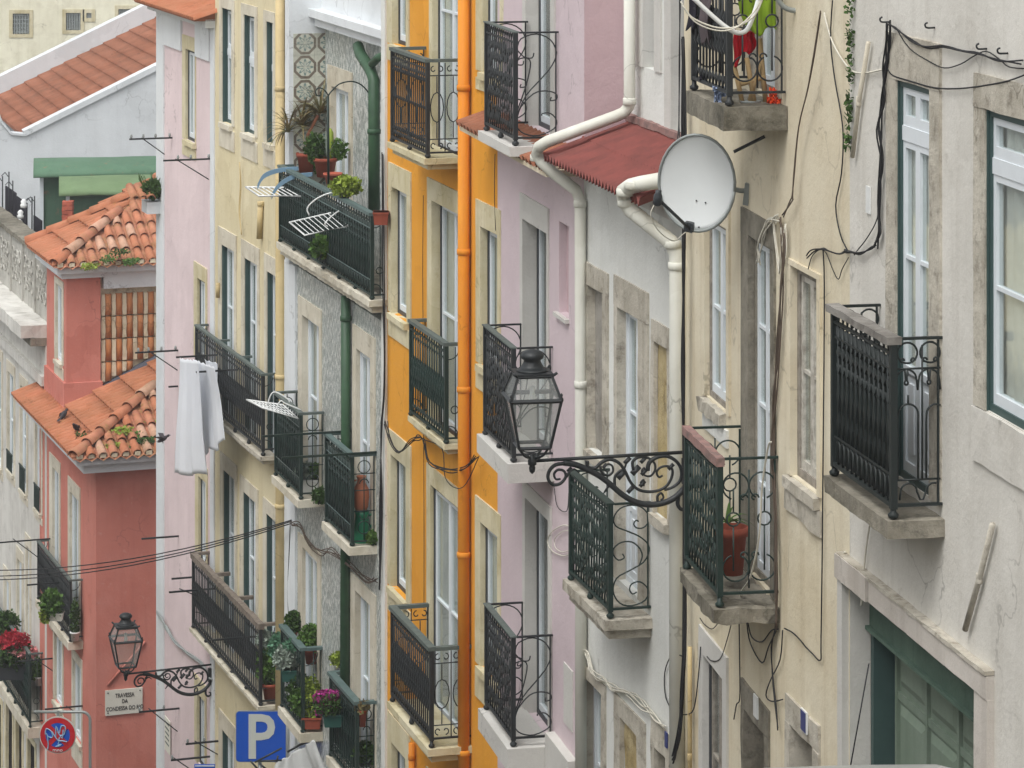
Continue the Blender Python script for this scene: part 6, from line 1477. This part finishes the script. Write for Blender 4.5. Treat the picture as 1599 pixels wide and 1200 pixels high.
cable(F,[(1285,388),(1287,430),(1287,520),(1286,640),(1285,740),(1284,860),(1282,1000),(1281,1031),(1268,1020),(1258,1010),(1250,1000),(1238,988),(1225,981)],'black cable clipped down the cream wall beside the weathered window',.005)
cable(F,[(1262,420),(1268,400),(1280,390),(1290,395),(1300,420),(1309,436),(1315,420),(1325,402)],'looped wire hanging over the weathered window corner',.0035)
F=Y1
cable(F,[(1283,18),(1275,80),(1262,140),(1250,200),(1240,270),(1238,305),(1236,315),(1224,338)],'paired grey cables slanting down from the bent metal pole',.005,'cable_brown',strands=2,d=.03)
cable(F,[(1222,340),(1205,346),(1195,360),(1188,385),(1186,410)],'pale cables looping left from the junction above the tall door',.006,'cable_white',strands=4,spread=.03)
cable(F,[(1220,342),(1226,380),(1222,450),(1218,540),(1212,620),(1208,690),(1212,800),(1214,900),(1213,980)],'brown cables running down the cream wall right of the tall door',.006,'cable_brown',strands=4,spread=.02)
cable(F,[(1218,342),(1210,350),(1216,420),(1225,400),(1224,350)],'coil of pale cable at the junction above the tall door',.005,'cable_white',strands=3,spread=.03)
cable(F,[(1160,-10),(1060+3,30),(1062,220)],'x',.002) if False else None
cable(F,[(1069,60,.05),(1070,220,.05),(1070,400,.06),(1068,560,.06),(1069,700,.06),(1070,880,.06),(1070,1000,.06),(1068,1080,.07),(1062,1150,.08),(1050,1200,.09)],'thick black cable bundle in the corner between the white and cream houses',.008,strands=6,spread=.02)
cable(F,[(1066,1025,.05),(1050,1022,.05),(1038,1050,.05),(1040,1090,.05),(1055,1112,.05),(1075,1115,.05),(1085,1100,.05),(1092,1040,.03),(1094,1010,.03)],'large loop of black cable low by the corner pipe',.005)
cable(F,[(1093,965),(1100,975),(1112,982),(1122,972),(1128,968)],'short wire sagging under the crumbling balcony, left',.004)
cable(F,[(1143,970),(1135,1000),(1125,1028),(1112,1032),(1104,1025)],'wire curving from the crumbling balcony to the narrow door lintel',.004)
cable(F,[(1154,972),(1155,1030),(1155,1090),(1150,1100),(1146,1123)],'straight wire hanging below the crumbling balcony',.005)
cable(F,[(1168,972),(1174,995),(1190,1002),(1204,985),(1215,982)],'upper sagging wire right of centre beneath the crumbling balcony',.005)
cable(F,[(1166,972),(1172,1005),(1190,1035),(1200,1010),(1212,985)],'lower sagging wire beneath the crumbling balcony',.005)
cable(F,[(1213,978),(1206,1010),(1208,1060),(1212,1100),(1216,1140)],'loose wire dangling from the knot right of the balcony',.005,strands=2)
cable(F,[(1222,984),(1218,1030),(1204,1060),(1196,1085),(1205,1095),(1222,1092)],'wire loop ending above the blue number plate',.005)
cable(F,[(1204,690),(1199,700),(1190,760),(1185,840),(1172,900),(1160,920),(1155,935)],'white hose trailing over the crumbling balcony floor',.007,'cable_white',d=.2,cat='hose',name='hose')
F=WB
cable(F,[(911,960),(912,1005),(918,1020),(930,1050),(945,1060),(960,1075),(985,1080),(1005,1100),(1022,1115),(1038,1130)],'tangled white cables stapled across the white cottage wall',.006,'cable_white',strands=5,spread=.035)
cable(F,[(1064,-20,-.35),(1062,80,-.35),(1061,180,-.35),(1061,215,-.3)],'black cable down the set-back wall above the red sheet roof',.005,strands=2)
F=PB
cable(F,[(893,824),(880,820),(862,830),(855,845),(862,860),(880,868),(895,862)],'large loop of white cable on the lilac wall',.005,'cable_white')
cable(F,[(893,828),(878,830),(866,842),(868,856),(880,862),(894,856)],'smaller inner loop of white cable on the lilac wall',.004,'cable_white')
cable(F,[(865,755),(870,790),(885,798),(888,770)],'thin wire drooping under the middle lilac balcony',.004)
cable(F,[(773,240),(772,300),(774,360)],'thin dark wire down the orange wall beside the lilac house',.004)
F=OB
cable(F,[(605,660),(612,690),(625,708),(645,690),(655,683),(665,690),(672,720),(700,735),(730,730),(745,715)],'tangled black wires across the orange house under the middle balcony',.006,strands=4,spread=.03,d=.1)
cable(F,[(660,686),(690,700),(695,745),(712,762),(728,755),(748,712)],'loose wire loop crossing in front of the orange pipe',.005,d=.16)
cable(F,[(661,305),(660,420),(661,560),(662,800),(662,950)],'thin vertical dark wire between the orange window columns',.004)
F=TB
cable(F,[(598,240),(600,420),(601,600),(597,680),(596,800),(595,920)],'black cables down the edge between tiled and orange houses',.007,strands=4,spread=.02,d=.05)
cable(F,[(455,815,.1),(470,820),(485,850),(505,862),(520,860),(545,880),(575,905),(590,905)],'grey tangled cables across the lower tiled wall',.006,'cable_brown',strands=5,spread=.04,d=.05)
cable(F,[(455,812),(453,860),(450,920),(452,960)],'black cable hanging down beside the cream corner pipe',.008,strands=3)
F=KB
cable(F,[(247,958,.03),(255,966,.06),(262,980,.05),(275,1000,.04),(295,1020,.03),(315,1035,.03),(330,1060,.03)],'grey sleeve of cables sweeping across the pink wall to the lamp',.012,'steel',strands=4,spread=.03)
F=CB
cable(F,[(375,253,.04),(376,290,.04),(375,330,.04),(377,365,.04)],'ochre cord dangling down the pale yellow wall',.008,'cream_pipe',strands=2)
# overhead wires
for i,(y0_,y1_,l) in enumerate(((881,812,'upper overhead wire crossing from the tiled house to the left edge'),(891,814,'middle overhead wire crossing to the left edge'),(897,817,'lowest overhead wire crossing to the left edge'))):
    a=at(455,y1_,TB.Z(455)-.3); b=at(-60,y0_+8,50); P=[a.lerp(b,t/14)-Vector((0,0,.42*4*(t/14)*(1-t/14)*.5)) for t in range(15)]
    tag(link('overhead_wire',MB().tube([p-a for p in P],.008,5).mesh('overhead_wire'),'cable',None,T(a)),l,'wire','overhead wires at the lower left')
# ------------------------------------------------------------------ the other side of the street (out of frame, reflected in the panes)
def far_side(y0,y1,x0,x1,h,mat,label):
    a=Vector((x0,y0,0)); b=Vector((x1,y1,0)); L=(b-a).length; an=math.atan2(b.y-a.y,b.x-a.x); zb=gz(y1)-1
    mt=T((x0,y0,zb))@Matrix.Rotation(an,4,'Z'); o=thing('opposite_house',label,'house',mt)
    f=Fr.__new__(Fr); f.m=mt; hs=[]
    n=int(L/2.6)
    H=h-zb
    for i in range(n):
        for j in range(int(H/3.1)): c=L*(i+.5)/n; z=1+j*3.1; hs.append((c-.5,c+.5,z,z+1.9,0))
    m=MB(); f.holes=hs
    # front faces the street: build mirrored so the body lies to the left
    w=wall(f,o,0,L,0,H,mat,depth=6,holes=[]) 
    for h_ in hs: link('window',MB().box(h_[0],h_[1],-.04,-.0,h_[2],h_[3]).mesh('window'),'curtain',o,mt)
    return o
far_side(-14,6,-6.2,-5.9,2.0,'white_plaster','white house across the street behind the viewer')
far_side(6.05,22,-5.9,-6.4,-.5,'cream_plaster','cream house across the street, first to the left of the frame')
far_side(22.05,37,-6.4,-9.8,-4,'grey_plaster','grey house across the street, second to the left of the frame')
far_side(37.05,54,-9.8,-15.4,-8,'pale_yellow','yellow house across the street, farthest to the left of the frame')

# ------------------------------------------------------------------ damp air
hz=MB().box(-306,306,-206,306,-36,7.5).mesh('haze'); ho=bpy.data.objects.new('haze',hz); COL.objects.link(ho); tag(ho,kind='stuff')
hm_=bpy.data.materials.new('haze'); hm_.use_nodes=True; n_=hm_.node_tree; n_.nodes.clear(); oo=n_.nodes.new('ShaderNodeOutputMaterial'); pv=n_.nodes.new('ShaderNodeVolumePrincipled')
pv.inputs['Color'].default_value=(.93,.95,.97,1); pv.inputs['Density'].default_value=.0009; n_.links.new(pv.outputs[0],oo.inputs['Volume']); hz.materials.append(hm_)
